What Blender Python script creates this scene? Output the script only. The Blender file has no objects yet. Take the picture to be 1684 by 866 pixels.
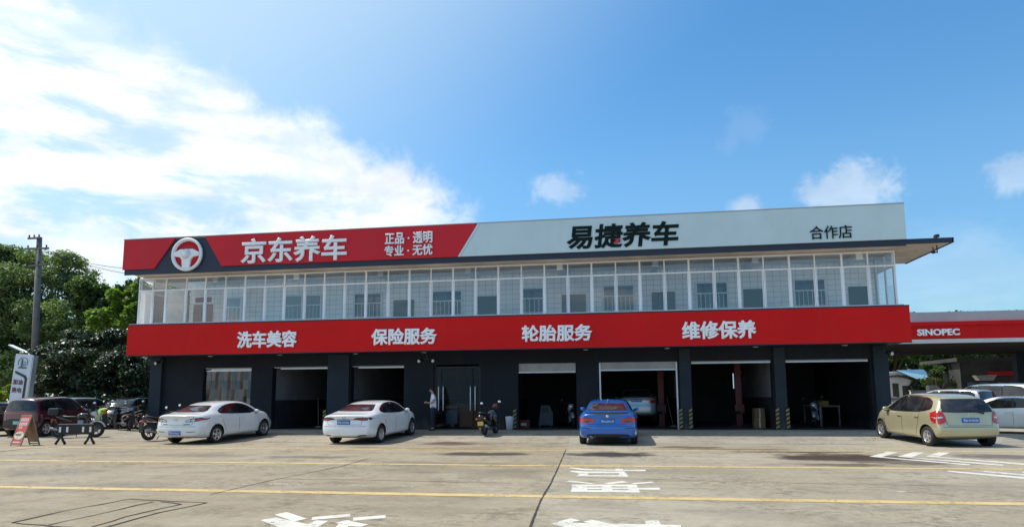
import bpy, bmesh, math, random
import numpy as np
from mathutils import Vector, Matrix, Euler
from mathutils.bvhtree import BVHTree
from mathutils.geometry import delaunay_2d_cdt
R = math.radians
random.seed(7); rng = np.random.default_rng(11)
SC = bpy.context.scene
COL = SC.collection

# ------------------------------------------------------------------ camera
F, CX, CY, CAMH = 1100.0, 842.0, 515.14, 1.5
PSI, PIT, ROL = R(8.88338), R(7.14934), R(-0.36694)
fw = Vector((-math.sin(PSI)*math.cos(PIT), math.cos(PSI)*math.cos(PIT), math.sin(PIT)))
r0 = Vector((math.cos(PSI), math.sin(PSI), 0)); u0 = r0.cross(fw)
rt = math.cos(ROL)*r0 + math.sin(ROL)*u0
up = -math.sin(ROL)*r0 + math.cos(ROL)*u0
eye = Vector((0, 0, CAMH))
cam = bpy.data.cameras.new('camera'); camo = bpy.data.objects.new('camera', cam); COL.objects.link(camo)
cam.sensor_width = 36; cam.sensor_fit = 'HORIZONTAL'; cam.lens = F/1684*36
cam.shift_y = (CY-433)/1684; cam.clip_start = .1; cam.clip_end = 3000
camo.matrix_world = Matrix(((rt.x, up.x, -fw.x, 0), (rt.y, up.y, -fw.y, 0), (rt.z, up.z, -fw.z, CAMH), (0, 0, 0, 1)))
SC.camera = camo
def ray(x, y): return fw + (x-CX)/F*rt - (y-CY)/F*up
def PY(x, y, Y): d = ray(x, y); return eye + d*(Y/d.y)            # photo point on the upright plane at depth Y
def PZ(x, y, z=0): d = ray(x, y); return eye + d*((z-CAMH)/d.z)   # photo point on a level plane

# ------------------------------------------------------------------ light and sky
SUN = Vector((-.65, .095, 1)).normalized()
EL = math.asin(SUN.z); AZ = math.atan2(SUN.x, SUN.y)
sl = bpy.data.lights.new('sun', 'SUN'); slo = bpy.data.objects.new('sun', sl); COL.objects.link(slo)
sl.energy = 4.6; sl.angle = R(.55); sl.color = (1, .945, .85)
slo.rotation_euler = SUN.to_track_quat('Z', 'Y').to_euler()
SC.view_settings.view_transform = 'Standard'; SC.view_settings.look = 'None'
SC.view_settings.gamma = 1; SC.view_settings.exposure = 0.0; SC.view_settings.use_curve_mapping = False

class NT:
    def __init__(s, tree): s.t = tree; s.n = tree.nodes; s.l = tree.links
    def new(s, ty, **kw):
        n = s.n.new(ty)
        for k, v in kw.items(): setattr(n, k, v)
        return n
    def put(s, sock, v):
        if v is None: return
        if hasattr(v, 'is_linked'): s.l.new(v, sock)
        else:
            try: sock.default_value = v
            except Exception: sock.default_value = (*v, 1)
    def math(s, op, a, b=None, c=None, clamp=False):
        n = s.new('ShaderNodeMath', operation=op, use_clamp=clamp)
        s.put(n.inputs[0], a); s.put(n.inputs[1], b)
        if c is not None: s.put(n.inputs[2], c)
        return n.outputs[0]
    def vm(s, op, a, b=None):
        n = s.new('ShaderNodeVectorMath', operation=op); s.put(n.inputs[0], a)
        if b is not None: s.put(n.inputs[1], b)
        return n.outputs['Value'] if op in ('DOT_PRODUCT', 'LENGTH', 'DISTANCE') else n.outputs[0]
    def mr(s, v, a, b, c=0., d=1., smooth=True):
        n = s.new('ShaderNodeMapRange'); n.interpolation_type = 'SMOOTHSTEP' if smooth else 'LINEAR'
        s.put(n.inputs['Value'], v)
        for k, q in zip(('From Min', 'From Max', 'To Min', 'To Max'), (a, b, c, d)): s.put(n.inputs[k], q)
        return n.outputs[0]
    def noise(s, vec, scale, detail=4, rough=.55, dist=0):
        n = s.new('ShaderNodeTexNoise'); s.put(n.inputs['Vector'], vec)
        n.inputs['Scale'].default_value = scale; n.inputs['Detail'].default_value = detail
        n.inputs['Roughness'].default_value = rough; n.inputs['Distortion'].default_value = dist
        return n.outputs[0]
    def mix(s, f, a, b, blend='MIX'):
        n = s.new('ShaderNodeMix', data_type='RGBA', blend_type=blend)
        s.put(n.inputs[0], f); s.put(n.inputs[6], a); s.put(n.inputs[7], b)
        return n.outputs[2]
    def sep(s, v): n = s.new('ShaderNodeSeparateXYZ'); s.put(n.inputs[0], v); return n.outputs
    def comb(s, x, y, z):
        n = s.new('ShaderNodeCombineXYZ'); s.put(n.inputs[0], x); s.put(n.inputs[1], y); s.put(n.inputs[2], z); return n.outputs[0]
def c4(c): return (*c[:3], 1.0)

W = bpy.data.worlds.new('World'); SC.world = W; W.use_nodes = True
w = NT(W.node_tree); bg = W.node_tree.nodes['Background']
sky = w.new('ShaderNodeTexSky', sky_type='NISHITA', sun_disc=False)
sky.sun_elevation = EL; sky.sun_rotation = AZ; sky.altitude = 50
sky.air_density = 1.3; sky.dust_density = .35; sky.ozone_density = 1.6
dv = w.new('ShaderNodeTexCoord').outputs['Generated']
dvn = w.vm('NORMALIZE', dv); sx, sy_, sz = w.sep(dvn)
zz = w.math('ADD', w.math('MAXIMUM', sz, 0.), .12)
flat = w.comb(w.math('DIVIDE', sx, zz), w.math('DIVIDE', sy_, zz), 0.)
n1 = w.noise(flat, .9, 7, .58, .15); n2 = w.noise(flat, 2.6, 6, .6, .2); n3 = w.noise(dvn, 7., 6, .6)
# the long cloud bank: everything on the far side of a great circle
d1, d2 = ray(150, 0).normalized(), ray(700, 285).normalized()
nb = d1.cross(d2).normalized()
if nb.dot(ray(100, 250).normalized()) < 0: nb = -nb
side = w.vm('DOT_PRODUCT', dvn, tuple(nb))
n4 = w.noise(dvn, 16., 7, .62, .3)
nst = w.noise(w.vm('MULTIPLY', dvn, (3.2, 3.2, 11.)), 1.6, 6, .6, .3)
edge = w.math('ADD', side, w.math('MULTIPLY_ADD', w.math('SUBTRACT', n3, .5), .085, w.math('MULTIPLY', w.math('SUBTRACT', n4, .5), .10)))
bank = w.mr(edge, -.012, .045)
d4, d5 = ray(700, 388).normalized(), ray(850, 320).normalized(); nb2 = d4.cross(d5).normalized()
if nb2.dot(ray(300, 200).normalized()) < 0: nb2 = -nb2
bank = w.math('MULTIPLY', bank, w.mr(w.math('ADD', w.vm('DOT_PRODUCT', dvn, tuple(nb2)), w.math('MULTIPLY', w.math('SUBTRACT', n4, .5), .12)), -.03, .04))
gapmask = w.mr(w.vm('DISTANCE', dvn, tuple(ray(-20, 300).normalized())), .10, .48, 1., 0.)
gaps = w.math('MULTIPLY', gapmask, w.mr(nst, .42, .60))
low = w.mr(w.vm('DOT_PRODUCT', dvn, (0., 0., 1.)), .16, .34, 1., 0.)
core = w.math('MULTIPLY', w.mr(w.math('MULTIPLY_ADD', nst, .55, w.math('MULTIPLY', n4, .45)), .46, .60), w.mr(edge, .01, .10, .10, .55))
bank = w.math('MULTIPLY', bank, w.math('SUBTRACT', 1., w.math('MULTIPLY', gaps, .80)))
bank = w.math('MULTIPLY', bank, w.math('SUBTRACT', 1., w.math('MULTIPLY', core, w.mr(low, 0., 1., .6, 1.))))
cl = bank
for (px, py, rad, a, k) in ((908, 314, .066, .36, 4.2), (1228, 341, .036, .40, 3.4), (1400, 324, .085, .42, 4.), (1672, 288, .045, .30, 4.), (1215, 210, .06, .07, 4.2),
                         (150, 430, .13, .8, 1.4), (1560, 470, .16, .16, 2.), (60, 395, .10, .35, 2.)):
    m = w.vm('DISTANCE', w.vm('MULTIPLY', dvn, (1, 1, 1.35)), tuple(Vector((1, 1, 1.35))*ray(px, py).normalized()))
    m = w.math('SUBTRACT', 1., w.math('DIVIDE', m, rad), clamp=True)
    m = w.math('MULTIPLY', w.mr(w.math('ADD', m, w.math('MULTIPLY', w.math('SUBTRACT', w.math('MULTIPLY_ADD', n4, .6, w.math('MULTIPLY', n3, .4)), .5), k)), .18, .85), w.mr(m, 0., .25))
    cl = w.math('MAXIMUM', cl, w.math('MULTIPLY', m, a))
# scattered cumulus behind the camera, for what glass and paint mirror
beh = w.math('MULTIPLY', w.mr(sy_, .1, -.15), w.math('MULTIPLY', w.mr(n1, .52, .66), .8))
cl = w.math('MAXIMUM', cl, beh)
SKYS = .15
glow = w.mr(w.vm('DISTANCE', dvn, tuple(SUN)), .2, 1.25, 1., 0.)
csh = w.mr(n2, .35, .7, .82, 1.05)
ccol = w.mix(glow, c4((7.2, 7.5, 7.8)), c4((9.4, 9.5, 9.3)))
ccol = w.mix(1., ccol, w.comb(csh, csh, csh), 'MULTIPLY')
haze = w.mix(w.mr(sz, 0., .2, .05, .0, False), sky.outputs[0], c4((5.2, 6.3, 7.4)))
hs = w.new('ShaderNodeHueSaturation'); w.put(hs.inputs['Color'], haze); hs.inputs['Saturation'].default_value = 1.42; hs.inputs['Value'].default_value = 1.12
hazeglow = w.mr(w.vm('DISTANCE', dvn, tuple(SUN)), .66, 1.12, .66, .04)
dim = w.mr(sz, .02, .34, .60, 1.)
skyb = w.mix(1., hs.outputs[0], w.comb(w.math('MULTIPLY', dim, dim), dim, w.math('POWER', dim, .35)), 'MULTIPLY')
skyb = w.mix(w.mr(sz, .0, .10, .8, 0.), skyb, c4((2.6, 4.2, 6.2)))
skyc = w.mix(hazeglow, skyb, c4((5.3, 6.6, 7.0)))
w.put(bg.inputs[0], w.mix(cl, skyc, ccol)); bg.inputs[1].default_value = SKYS

# ------------------------------------------------------------------ materials
def mat(name, col, rough=.5, metal=0., var=.0, vs=3., bump=0., bs=40., coat=0., spec=.5, col2=None, dirt=0., rv=.0, splash=0.):
    m = bpy.data.materials.new(name); m.use_nodes = True
    t = NT(m.node_tree); p = t.n['Principled BSDF']
    co = t.new('ShaderNodeTexCoord').outputs['Object']
    base = c4(col)
    if var > 0 or col2 is not None:
        nz = t.noise(co, vs, 6, .6)
        a = tuple(max(0, q*(1-var)) for q in col); b = tuple(min(1, q*(1+var)) for q in (col2 or col))
        base = t.mix(t.mr(nz, .32, .68), c4(a), c4(b))
    if dirt > 0:
        nz = t.noise(t.vm('MULTIPLY', co, (1.2, 1.2, .25)), 2.2, 7, .65)
        base = t.mix(t.mr(nz, .5, .78, 0., dirt), base, c4((.13, .115, .095)))
    if splash > 0:
        z_ = t.sep(co)[2]
        k_ = t.math('ADD', t.mr(z_, .25, 1.0, .55, 0.), t.math('MULTIPLY', t.math('SUBTRACT', t.noise(t.vm('MULTIPLY', co, (2., 2., .5)), 2.4, 7, .7), .5), 1.3))
        base = t.mix(t.mr(k_, .25, .75, 0., splash), base, c4((.13, .115, .095)))
    t.put(p.inputs['Base Color'], base)
    if rv > 0: t.put(p.inputs['Roughness'], t.mr(t.noise(co, vs*2.3, 5), .3, .7, max(.02, rough-rv), min(1, rough+rv)))
    else: p.inputs['Roughness'].default_value = rough
    p.inputs['Metallic'].default_value = metal; p.inputs['Specular IOR Level'].default_value = spec
    p.inputs['Coat Weight'].default_value = coat; p.inputs['Coat Roughness'].default_value = .04
    if bump > 0:
        b = t.new('ShaderNodeBump'); b.inputs['Strength'].default_value = bump; b.inputs['Distance'].default_value = .02
        t.put(b.inputs['Height'], t.noise(co, bs, 4)); t.l.new(b.outputs[0], p.inputs['Normal'])
    return m
def paint(name, col, metal=.0, rough=.28, flake=0.):
    return mat(name, col, rough, metal, var=.03 if not flake else flake, vs=1.3, coat=1., dirt=.10)
M = {}
M['red'] = mat('red_aluminium_panel', (.64, .012, .012), .5, var=.05, vs=.5, spec=.12, dirt=.09)
M['red2'] = mat('red_sign_panel', (.60, .022, .034), .48, var=.05, vs=.5, spec=.2, dirt=.09)
M['slate'] = mat('slate_blue_panel', (.030, .040, .064), .5, var=.06, vs=.6, spec=.3)
M['pale'] = mat('pale_grey_panel', (.56, .68, .70), .42, var=.035, vs=.7, rv=.06, dirt=.08)
M['steel'] = mat('brushed_letter_steel', (.84, .85, .88), .45, 0., var=.04, vs=5)
M['white_letter'] = mat('white_letter_acrylic', (.93, .93, .95), .5, var=.02)
M['green_letter'] = mat('dark_green_letter', (.004, .014, .014), .6, spec=.15)
M['redleaf'] = mat('red_leaf', (.55, .02, .05), .4)
M['upvc'] = mat('white_window_frame', (.90, .92, .95), .38, var=.04, vs=2)
M['soffit'] = mat('stained_cream_soffit', (.60, .51, .44), .8, var=.18, vs=.7, dirt=.25)
M['wallgrey'] = mat('dark_slate_wall_paint', (.014, .0175, .023), .7, spec=.25, var=.15, vs=.8, bump=.15, dirt=.09, splash=.38)
M['wallgrey2'] = mat('dark_slate_pillar_paint', (.026, .036, .048), .65, spec=.25, var=.14, vs=.8, bump=.12, dirt=.09, splash=.38)
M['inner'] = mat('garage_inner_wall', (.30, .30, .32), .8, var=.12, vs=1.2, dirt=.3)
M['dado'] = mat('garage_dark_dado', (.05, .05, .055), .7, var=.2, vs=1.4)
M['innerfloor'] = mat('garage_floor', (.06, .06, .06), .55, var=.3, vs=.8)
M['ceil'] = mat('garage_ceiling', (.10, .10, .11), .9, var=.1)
M['shutter'] = mat('ribbed_shutter_steel', (.42, .40, .38), .5, .2, var=.10, vs=2, dirt=.25)
M['chrome'] = mat('bright_steel', (.75, .75, .76), .18, 1.)
M['alu'] = mat('dull_aluminium', (.62, .63, .65), .4, .7, var=.05)
M['black'] = mat('black_plastic', (.012, .012, .013), .45, var=.1)
M['blackgloss'] = mat('black_gloss_paint', (.008, .008, .010), .2, coat=1.)
M['rubber'] = mat('tyre_rubber', (.016, .016, .016), .8, var=.2, vs=9)
M['well'] = mat('wheel_well_black', (.006, .006, .006), .9)
M['trim'] = mat('window_rubber_trim', (.01, .01, .011), .35)
M['tailred'] = mat('red_lamp_lens', (.42, .012, .012), .12, coat=1.)
M['taildark'] = mat('smoked_red_lamp_lens', (.085, .010, .014), .1, coat=1.)
M['tailclear'] = mat('clear_lamp_lens', (.62, .60, .62), .12, .35, coat=1.)
M['headlamp'] = mat('headlamp_lens', (.62, .65, .68), .08, .5, coat=1.)
M['plateblue'] = mat('blue_plate', (.015, .11, .42), .4)
M['plategreen'] = mat('green_plate', (.15, .5, .38), .4)
M['plateyellow'] = mat('yellow_plate', (.72, .42, .05), .45)
M['platewhite'] = mat('plate_lettering', (.82, .84, .86), .5)
M['rim'] = mat('silver_alloy', (.60, .60, .62), .28, .8, var=.06)
M['rimdark'] = mat('dark_alloy', (.16, .16, .17), .35, .6)
M['orange'] = mat('orange_indicator', (.7, .2, .02), .2, coat=1.)
M['yellowpaint'] = mat('hazard_yellow', (.34, .24, .06), .6, var=.15, vs=8)
M['liftred'] = mat('lift_red_paint', (.22, .018, .016), .4, var=.1)
M['card'] = mat('brown_cardboard', (.22, .13, .065), .85, var=.1, vs=6)
M['binwhite'] = mat('white_bin_plastic', (.66, .72, .80), .45, var=.04)
M['wood'] = mat('plywood', (.28, .21, .13), .75, var=.2, vs=5)
M['postred'] = mat('red_poster', (.55, .05, .05), .4, var=.08)
M['postwhite'] = mat('poster_white', (.78, .72, .70), .45)
M['postcream'] = mat('poster_cream', (.66, .62, .45), .5, var=.25, vs=9)
M['concpole'] = mat('concrete_pole', (.17, .155, .145), .9, var=.15, vs=3, bump=.2)
M['wire'] = mat('cable_black', (.02, .02, .022), .6)
M['maroonletter'] = mat('maroon_letter', (.20, .015, .045), .5)
M['signwhite'] = mat('white_sign_sheet', (.62, .68, .76), .4, var=.04)
M['tealdark'] = mat('teal_dark_print', (.07, .14, .16), .5)
M['greyroof'] = mat('grey_canopy_edge', (.40, .41, .43), .5, var=.08, vs=.5, dirt=.2)
M['canopywhite'] = mat('white_canopy_trim', (.62, .60, .58), .5, var=.05)
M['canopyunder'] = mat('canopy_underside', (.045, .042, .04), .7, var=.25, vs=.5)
M['blueroof'] = mat('pale_blue_sheet_roof', (.28, .50, .62), .5, var=.08, vs=2)
M['offwhite'] = mat('off_white_render', (.66, .64, .60), .8, var=.1, vs=1, dirt=.2)
M['bark'] = mat('grey_brown_bark', (.11, .085, .065), .95, var=.3, vs=4, bump=.5, bs=18)
M['hair'] = mat('black_hair', (.012, .010, .010), .6)
M['skin'] = mat('skin', (.42, .24, .16), .55, var=.06)
M['shirt'] = mat('white_polo_cotton', (.88, .90, .95), .85, var=.05, vs=7)
M['navy'] = mat('navy_cloth', (.016, .020, .040), .85, var=.15, vs=9)
M['shoe'] = mat('dark_shoe', (.02, .02, .02), .6)
M['screen'] = mat('phone_black_glass', (.01, .01, .012), .1)
M['limegreen'] = mat('lime_green_fairing', (.25, .52, .10), .3, coat=.6)
M['limeyellow'] = mat('lime_yellow_cloth', (.45, .52, .07), .7)
M['vinyl'] = mat('black_vinyl_seat', (.015, .014, .015), .5, var=.1)
M['engine'] = mat('engine_alloy', (.25, .25, .26), .4, .8, var=.15, vs=12)
M['silverplastic'] = mat('silver_plastic', (.55, .57, .60), .35, .4)
M['redplastic'] = mat('deep_red_plastic', (.16, .02, .03), .3, coat=.5)
M['bulb'] = mat('frosted_lamp_glass', (.75, .75, .75), .25)
M['machinegrey'] = mat('workshop_grey_paint', (.10, .105, .115), .5, var=.15, vs=4, dirt=.2)
M['door_dark'] = mat('dark_board_door', (.010, .013, .022), .4, var=.15, vs=2)
M['maroonboard'] = mat('maroon_board', (.10, .03, .035), .5, var=.15, vs=2)
M['bars'] = mat('white_window_bar', (.72, .75, .80), .5)
M['curtain'] = mat('pale_curtain', (.26, .31, .33), .9, var=.12, vs=9)
M['hedge'] = None

def glassmat(name, tint, refl, dust=.10):
    m = bpy.data.materials.new(name); m.use_nodes = True; t = NT(m.node_tree)
    t.n.remove(t.n['Principled BSDF']); out = t.n['Material Output']
    tr = t.new('ShaderNodeBsdfTransparent'); tr.inputs[0].default_value = c4(tint)
    gl = t.new('ShaderNodeBsdfGlossy'); gl.inputs['Roughness'].default_value = .03; gl.inputs[0].default_value = (1, 1, 1, 1)
    lw = t.new('ShaderNodeFresnel'); lw.inputs['IOR'].default_value = 1.5
    mx = t.new('ShaderNodeMixShader')
    # streaks of dust on the pane
    co = t.new('ShaderNodeTexCoord').outputs['Object']
    df = t.new('ShaderNodeBsdfDiffuse'); df.inputs[0].default_value = (.55, .56, .55, 1)
    t.put(mx.inputs[0], t.math('MULTIPLY', lw.outputs[0], refl, clamp=True)); t.l.new(tr.outputs[0], mx.inputs[1]); t.l.new(gl.outputs[0], mx.inputs[2])
    m2 = t.new('ShaderNodeMixShader'); t.put(m2.inputs[0], t.mr(t.noise(co, .9, 6, .65), .35, .75, .003, dust))
    t.l.new(mx.outputs[0], m2.inputs[1]); t.l.new(df.outputs[0], m2.inputs[2]); t.l.new(m2.outputs[0], out.inputs[0])
    return m
M['pane'] = glassmat('clear_window_glass', (.96, .98, .99), 2.6, .045)
M['doorglass'] = glassmat('dark_door_glass', (.74, .76, .78), .35, .01)
M['strip'] = glassmat('clear_pvc_strip', (.50, .50, .54), 1.6, .07)
def carglass(name, col):
    m = bpy.data.materials.new(name); m.use_nodes = True; p = m.node_tree.nodes['Principled BSDF']; t = NT(m.node_tree)
    co = t.new('ShaderNodeTexCoord').outputs['Object']
    t.put(p.inputs['Base Color'], t.mix(t.mr(t.noise(co, 2.2, 3), .4, .65), c4(col), c4(tuple(q*2.6+.004 for q in col))))
    p.inputs['Roughness'].default_value = .03; p.inputs['Specular IOR Level'].default_value = .5; p.inputs['Coat Weight'].default_value = .2; p.inputs['Coat Roughness'].default_value = .02
    return m
M['glass'] = carglass('dark_car_glass', (.010, .011, .013))
M['glassrear'] = carglass('tinted_rear_glass', (.022, .018, .020))

def tilemat():
    m = bpy.data.materials.new('white_wall_tile'); m.use_nodes = True; t = NT(m.node_tree); p = t.n['Principled BSDF']
    co = t.new('ShaderNodeTexCoord').outputs['Object']; x, y, z = t.sep(co)
    br = t.new('ShaderNodeTexBrick'); t.put(br.inputs['Vector'], t.comb(t.math('ADD', x, y), z, 0.))
    br.offset = 0.; br.inputs['Scale'].default_value = 1.; br.inputs['Brick Width'].default_value = .30; br.inputs['Row Height'].default_value = .22
    br.inputs['Mortar Size'].default_value = .008; br.inputs['Color1'].default_value = (.92, .93, .93, 1); br.inputs['Color2'].default_value = (.87, .89, .90, 1); br.inputs['Mortar'].default_value = (.40, .43, .45, 1)
    t.put(p.inputs['Base Color'], t.mix(t.mr(t.noise(co, 1.1, 5), .45, .75, 0., .35), br.outputs[0], c4((.38, .38, .36)))); p.inputs['Roughness'].default_value = .35
    return m
M['tile'] = tilemat(); M['galfloor'] = mat('pale_gallery_floor', (.82, .82, .80), .5, var=.05); M['galceil'] = mat('gallery_ceiling_paint', (.85, .83, .81), .85, var=.08, vs=.8)
def leafmat(name, a, b, trans=.35, rough=.45, spec=.4):
    m = bpy.data.materials.new(name); m.use_nodes = True; t = NT(m.node_tree); p = t.n['Principled BSDF']; out = t.n['Material Output']
    g = t.new('ShaderNodeNewGeometry'); co = t.new('ShaderNodeTexCoord').outputs['Object']
    f = t.math('ADD', t.math('MULTIPLY', g.outputs['Random Per Island'], .65), t.math('MULTIPLY', t.mr(t.noise(co, .7, 4), .3, .7), .45), clamp=True)
    colr = t.mix(f, c4(a), c4(b)); t.put(p.inputs['Base Color'], colr); p.inputs['Roughness'].default_value = rough; p.inputs['Specular IOR Level'].default_value = spec
    tl = t.new('ShaderNodeBsdfTranslucent'); t.put(tl.inputs[0], t.mix(1., colr, c4((1.5, 1.6, .7)), 'MULTIPLY'))
    mx = t.new('ShaderNodeMixShader'); mx.inputs[0].default_value = trans
    t.l.new(p.outputs[0], mx.inputs[1]); t.l.new(tl.outputs[0], mx.inputs[2]); t.l.new(mx.outputs[0], out.inputs[0])
    return m
M['leaf_pale'] = leafmat('pale_feathery_leaf', (.06, .10, .045), (.22, .29, .13), .45)
M['leaf_mid'] = leafmat('mid_green_leaf', (.025, .055, .018), (.085, .145, .035), .4)
M['leaf_bright'] = leafmat('bright_green_leaf', (.07, .14, .02), (.19, .28, .05), .5)
M['leaf_dark'] = leafmat('dark_glossy_leaf', (.012, .026, .012), (.045, .075, .030), .18, .40, .6)
M['leaf_lime'] = leafmat('lime_green_leaf', (.12, .19, .025), (.25, .30, .05), .5)

# ------------------------------------------------------------------ mesh helpers
class MB:
    def __init__(s): s.v = []; s.f = []; s.mi = []; s.sm = []
    def face(s, pts, mi=0, sm=False):
        n = len(s.v); s.v += [tuple(p) for p in pts]; s.f.append(tuple(range(n, n+len(pts)))); s.mi.append(mi); s.sm.append(sm); return s
    def box(s, x0, x1, y0, y1, z0, z1, mi=0, rot=None):
        c = [(x, y, z) for x in (x0, x1) for y in (y0, y1) for z in (z0, z1)]
        if rot is not None: c = [tuple(rot @ Vector(p)) for p in c]
        n = len(s.v); s.v += c
        for q in ((0, 1, 3, 2), (4, 6, 7, 5), (0, 4, 5, 1), (2, 3, 7, 6), (0, 2, 6, 4), (1, 5, 7, 3)):
            s.f.append(tuple(n+i for i in q)); s.mi.append(mi); s.sm.append(False)
        return s
    def bar(s, a, b, w, h=None, mi=0):
        a, b = Vector(a), Vector(b); d = (b-a).normalized(); h = h or w
        k = Vector((0, 0, 1)) if abs(d.z) < .95 else Vector((0, 1, 0))
        sd = d.cross(k).normalized()*(w/2); u = sd.cross(d).normalized()*(h/2)
        n = len(s.v)
        for p in (a, b):
            for q in (-sd-u, sd-u, sd+u, -sd+u): s.v.append(tuple(p+q))
        for q in ((0, 3, 2, 1), (4, 5, 6, 7), (0, 1, 5, 4), (1, 2, 6, 5), (2, 3, 7, 6), (3, 0, 4, 7)):
            s.f.append(tuple(n+i for i in q)); s.mi.append(mi); s.sm.append(False)
        return s
    def tube(s, pts, rad, seg=8, mi=0, cap=True, sq=1.):
        pts = [Vector(p) for p in pts]; rr = rad if hasattr(rad, '__len__') else [rad]*len(pts)
        n0 = len(s.v); prev = None
        for i, p in enumerate(pts):
            d = (pts[min(i+1, len(pts)-1)]-pts[max(i-1, 0)]).normalized()
            if prev is None:
                k = Vector((0, 0, 1)) if abs(d.z) < .9 else Vector((0, 1, 0)); a = d.cross(k).normalized()
            else:
                a = (prev - d*prev.dot(d)); a = a.normalized() if a.length > 1e-6 else d.orthogonal().normalized()
            prev = a; b = d.cross(a)
            for j in range(seg):
                t = 2*math.pi*j/seg; s.v.append(tuple(p+(a*math.cos(t)+b*math.sin(t)*sq)*rr[i]))
        for i in range(len(pts)-1):
            for j in range(seg):
                k = (j+1) % seg
                s.f.append((n0+i*seg+j, n0+i*seg+k, n0+(i+1)*seg+k, n0+(i+1)*seg+j)); s.mi.append(mi); s.sm.append(True)
        if cap:
            s.f.append(tuple(n0+j for j in reversed(range(seg)))); s.mi.append(mi); s.sm.append(False)
            e = n0+(len(pts)-1)*seg; s.f.append(tuple(e+j for j in range(seg))); s.mi.append(mi); s.sm.append(False)
        return s
    def blob(s, secs, seg=14, mi=0, axis='x', pw=2.4):
        """loft of super-ellipse rings: (a, cy, cz, ry, rz) along local x (or y)"""
        n0 = len(s.v)
        for (a, cy, cz, ry, rz) in secs:
            for j in range(seg):
                t = 2*math.pi*j/seg; c, q = math.cos(t), math.sin(t)
                yy = cy+ry*math.copysign(abs(c)**(2/pw), c); zz_ = cz+rz*math.copysign(abs(q)**(2/pw), q)
                s.v.append((a, yy, zz_) if axis == 'x' else (yy, a, zz_) if axis == 'y' else (yy, zz_, a))
        for i in range(len(secs)-1):
            for j in range(seg):
                k = (j+1) % seg; s.f.append((n0+i*seg+j, n0+i*seg+k, n0+(i+1)*seg+k, n0+(i+1)*seg+j)); s.mi.append(mi); s.sm.append(True)
        s.f.append(tuple(n0+j for j in reversed(range(seg)))); s.mi.append(mi); s.sm.append(True)
        e = n0+(len(secs)-1)*seg; s.f.append(tuple(e+j for j in range(seg))); s.mi.append(mi); s.sm.append(True)
        return s
    def ball(s, c, rx, ry=None, rz=None, seg=14, ring=9, mi=0):
        ry = ry or rx; rz = rz or rx; c = Vector(c); n0 = len(s.v)
        for i in range(ring+1):
            ph = math.pi*i/ring
            for j in range(seg):
                t = 2*math.pi*j/seg; s.v.append((c.x+rx*math.sin(ph)*math.cos(t), c.y+ry*math.sin(ph)*math.sin(t), c.z+rz*math.cos(ph)))
        for i in range(ring):
            for j in range(seg):
                k = (j+1) % seg; s.f.append((n0+i*seg+j, n0+(i+1)*seg+j, n0+(i+1)*seg+k, n0+i*seg+k)); s.mi.append(mi); s.sm.append(True)
        return s
    def lathe(s, prof, c=(0, 0, 0), axis='z', seg=28, mi=0):
        n0 = len(s.v); c = Vector(c)
        for (r, h) in prof:
            for j in range(seg):
                t = 2*math.pi*j/seg; a, b = r*math.cos(t), r*math.sin(t)
                s.v.append(tuple(c+Vector((a, b, h) if axis == 'z' else (a, h, b) if axis == 'y' else (h, a, b))))
        for i in range(len(prof)-1):
            for j in range(seg):
                k = (j+1) % seg; s.f.append((n0+i*seg+j, n0+i*seg+k, n0+(i+1)*seg+k, n0+(i+1)*seg+j)); s.mi.append(mi); s.sm.append(True)
        return s
    def prism(s, poly, y0, y1, axis='y', mi=0):
        """polygon (a,b) in the plane across axis, pulled from y0 to y1"""
        def q(a, b, h): return (a, h, b) if axis == 'y' else (h, a, b) if axis == 'x' else (a, b, h)
        n = len(poly); n0 = len(s.v)
        s.v += [q(a, b, y0) for a, b in poly]+[q(a, b, y1) for a, b in poly]
        s.f.append(tuple(range(n0, n0+n))); s.f.append(tuple(range(n0+2*n-1, n0+n-1, -1))); s.mi += [mi, mi]; s.sm += [False]*2
        for i in range(n):
            k = (i+1) % n; s.f.append((n0+i, n0+n+i, n0+n+k, n0+k)); s.mi.append(mi); s.sm.append(False)
        return s
def setp(o, label=None, cat=None, group=None, kind=None):
    if label: o['label'] = label
    if cat: o['category'] = cat
    if group: o['group'] = group
    if kind: o['kind'] = kind
    return o
def mesh_from(mb, name):
    me = bpy.data.meshes.new(name); me.from_pydata(mb.v, [], mb.f); me.validate()
    if len(me.polygons) == len(mb.f):
        me.polygons.foreach_set('material_index', mb.mi); me.polygons.foreach_set('use_smooth', mb.sm)
    bm = bmesh.new(); bm.from_mesh(me); bmesh.ops.recalc_face_normals(bm, faces=bm.faces); bm.to_mesh(me); bm.free()
    return me
def link(o, parent=None, world=False):
    COL.objects.link(o)
    if parent is not None:
        o.parent = parent
    return o
def obj(name, mb, mats, parent=None, world=False, bevel=0., **kw):
    me = mb if isinstance(mb, bpy.types.Mesh) else mesh_from(mb, name)
    for m in (mats if isinstance(mats, (list, tuple)) else [mats]): me.materials.append(m)
    o = bpy.data.objects.new(name, me); COL.objects.link(o)
    if parent is not None:
        o.parent = parent
        if world:
            o.matrix_parent_inverse = wmat(parent).inverted()
    if bevel > 0:
        b = o.modifiers.new('bevel', 'BEVEL'); b.width = bevel; b.segments = 2; b.limit_method = 'ANGLE'
    return setp(o, **kw)
def wmat(o):
    return (wmat(o.parent) @ o.matrix_parent_inverse @ o.matrix_basis) if o.parent else o.matrix_basis.copy()
def thing(name, label, cat, loc=(0, 0, 0), rot=(0, 0, 0), group=None):
    o = bpy.data.objects.new(name, None); COL.objects.link(o); o.empty_display_size = .3
    o.location = loc; o.rotation_euler = rot; return setp(o, label, cat, group)
def kids(o): return [c for c in bpy.data.objects if c.parent == o]
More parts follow.
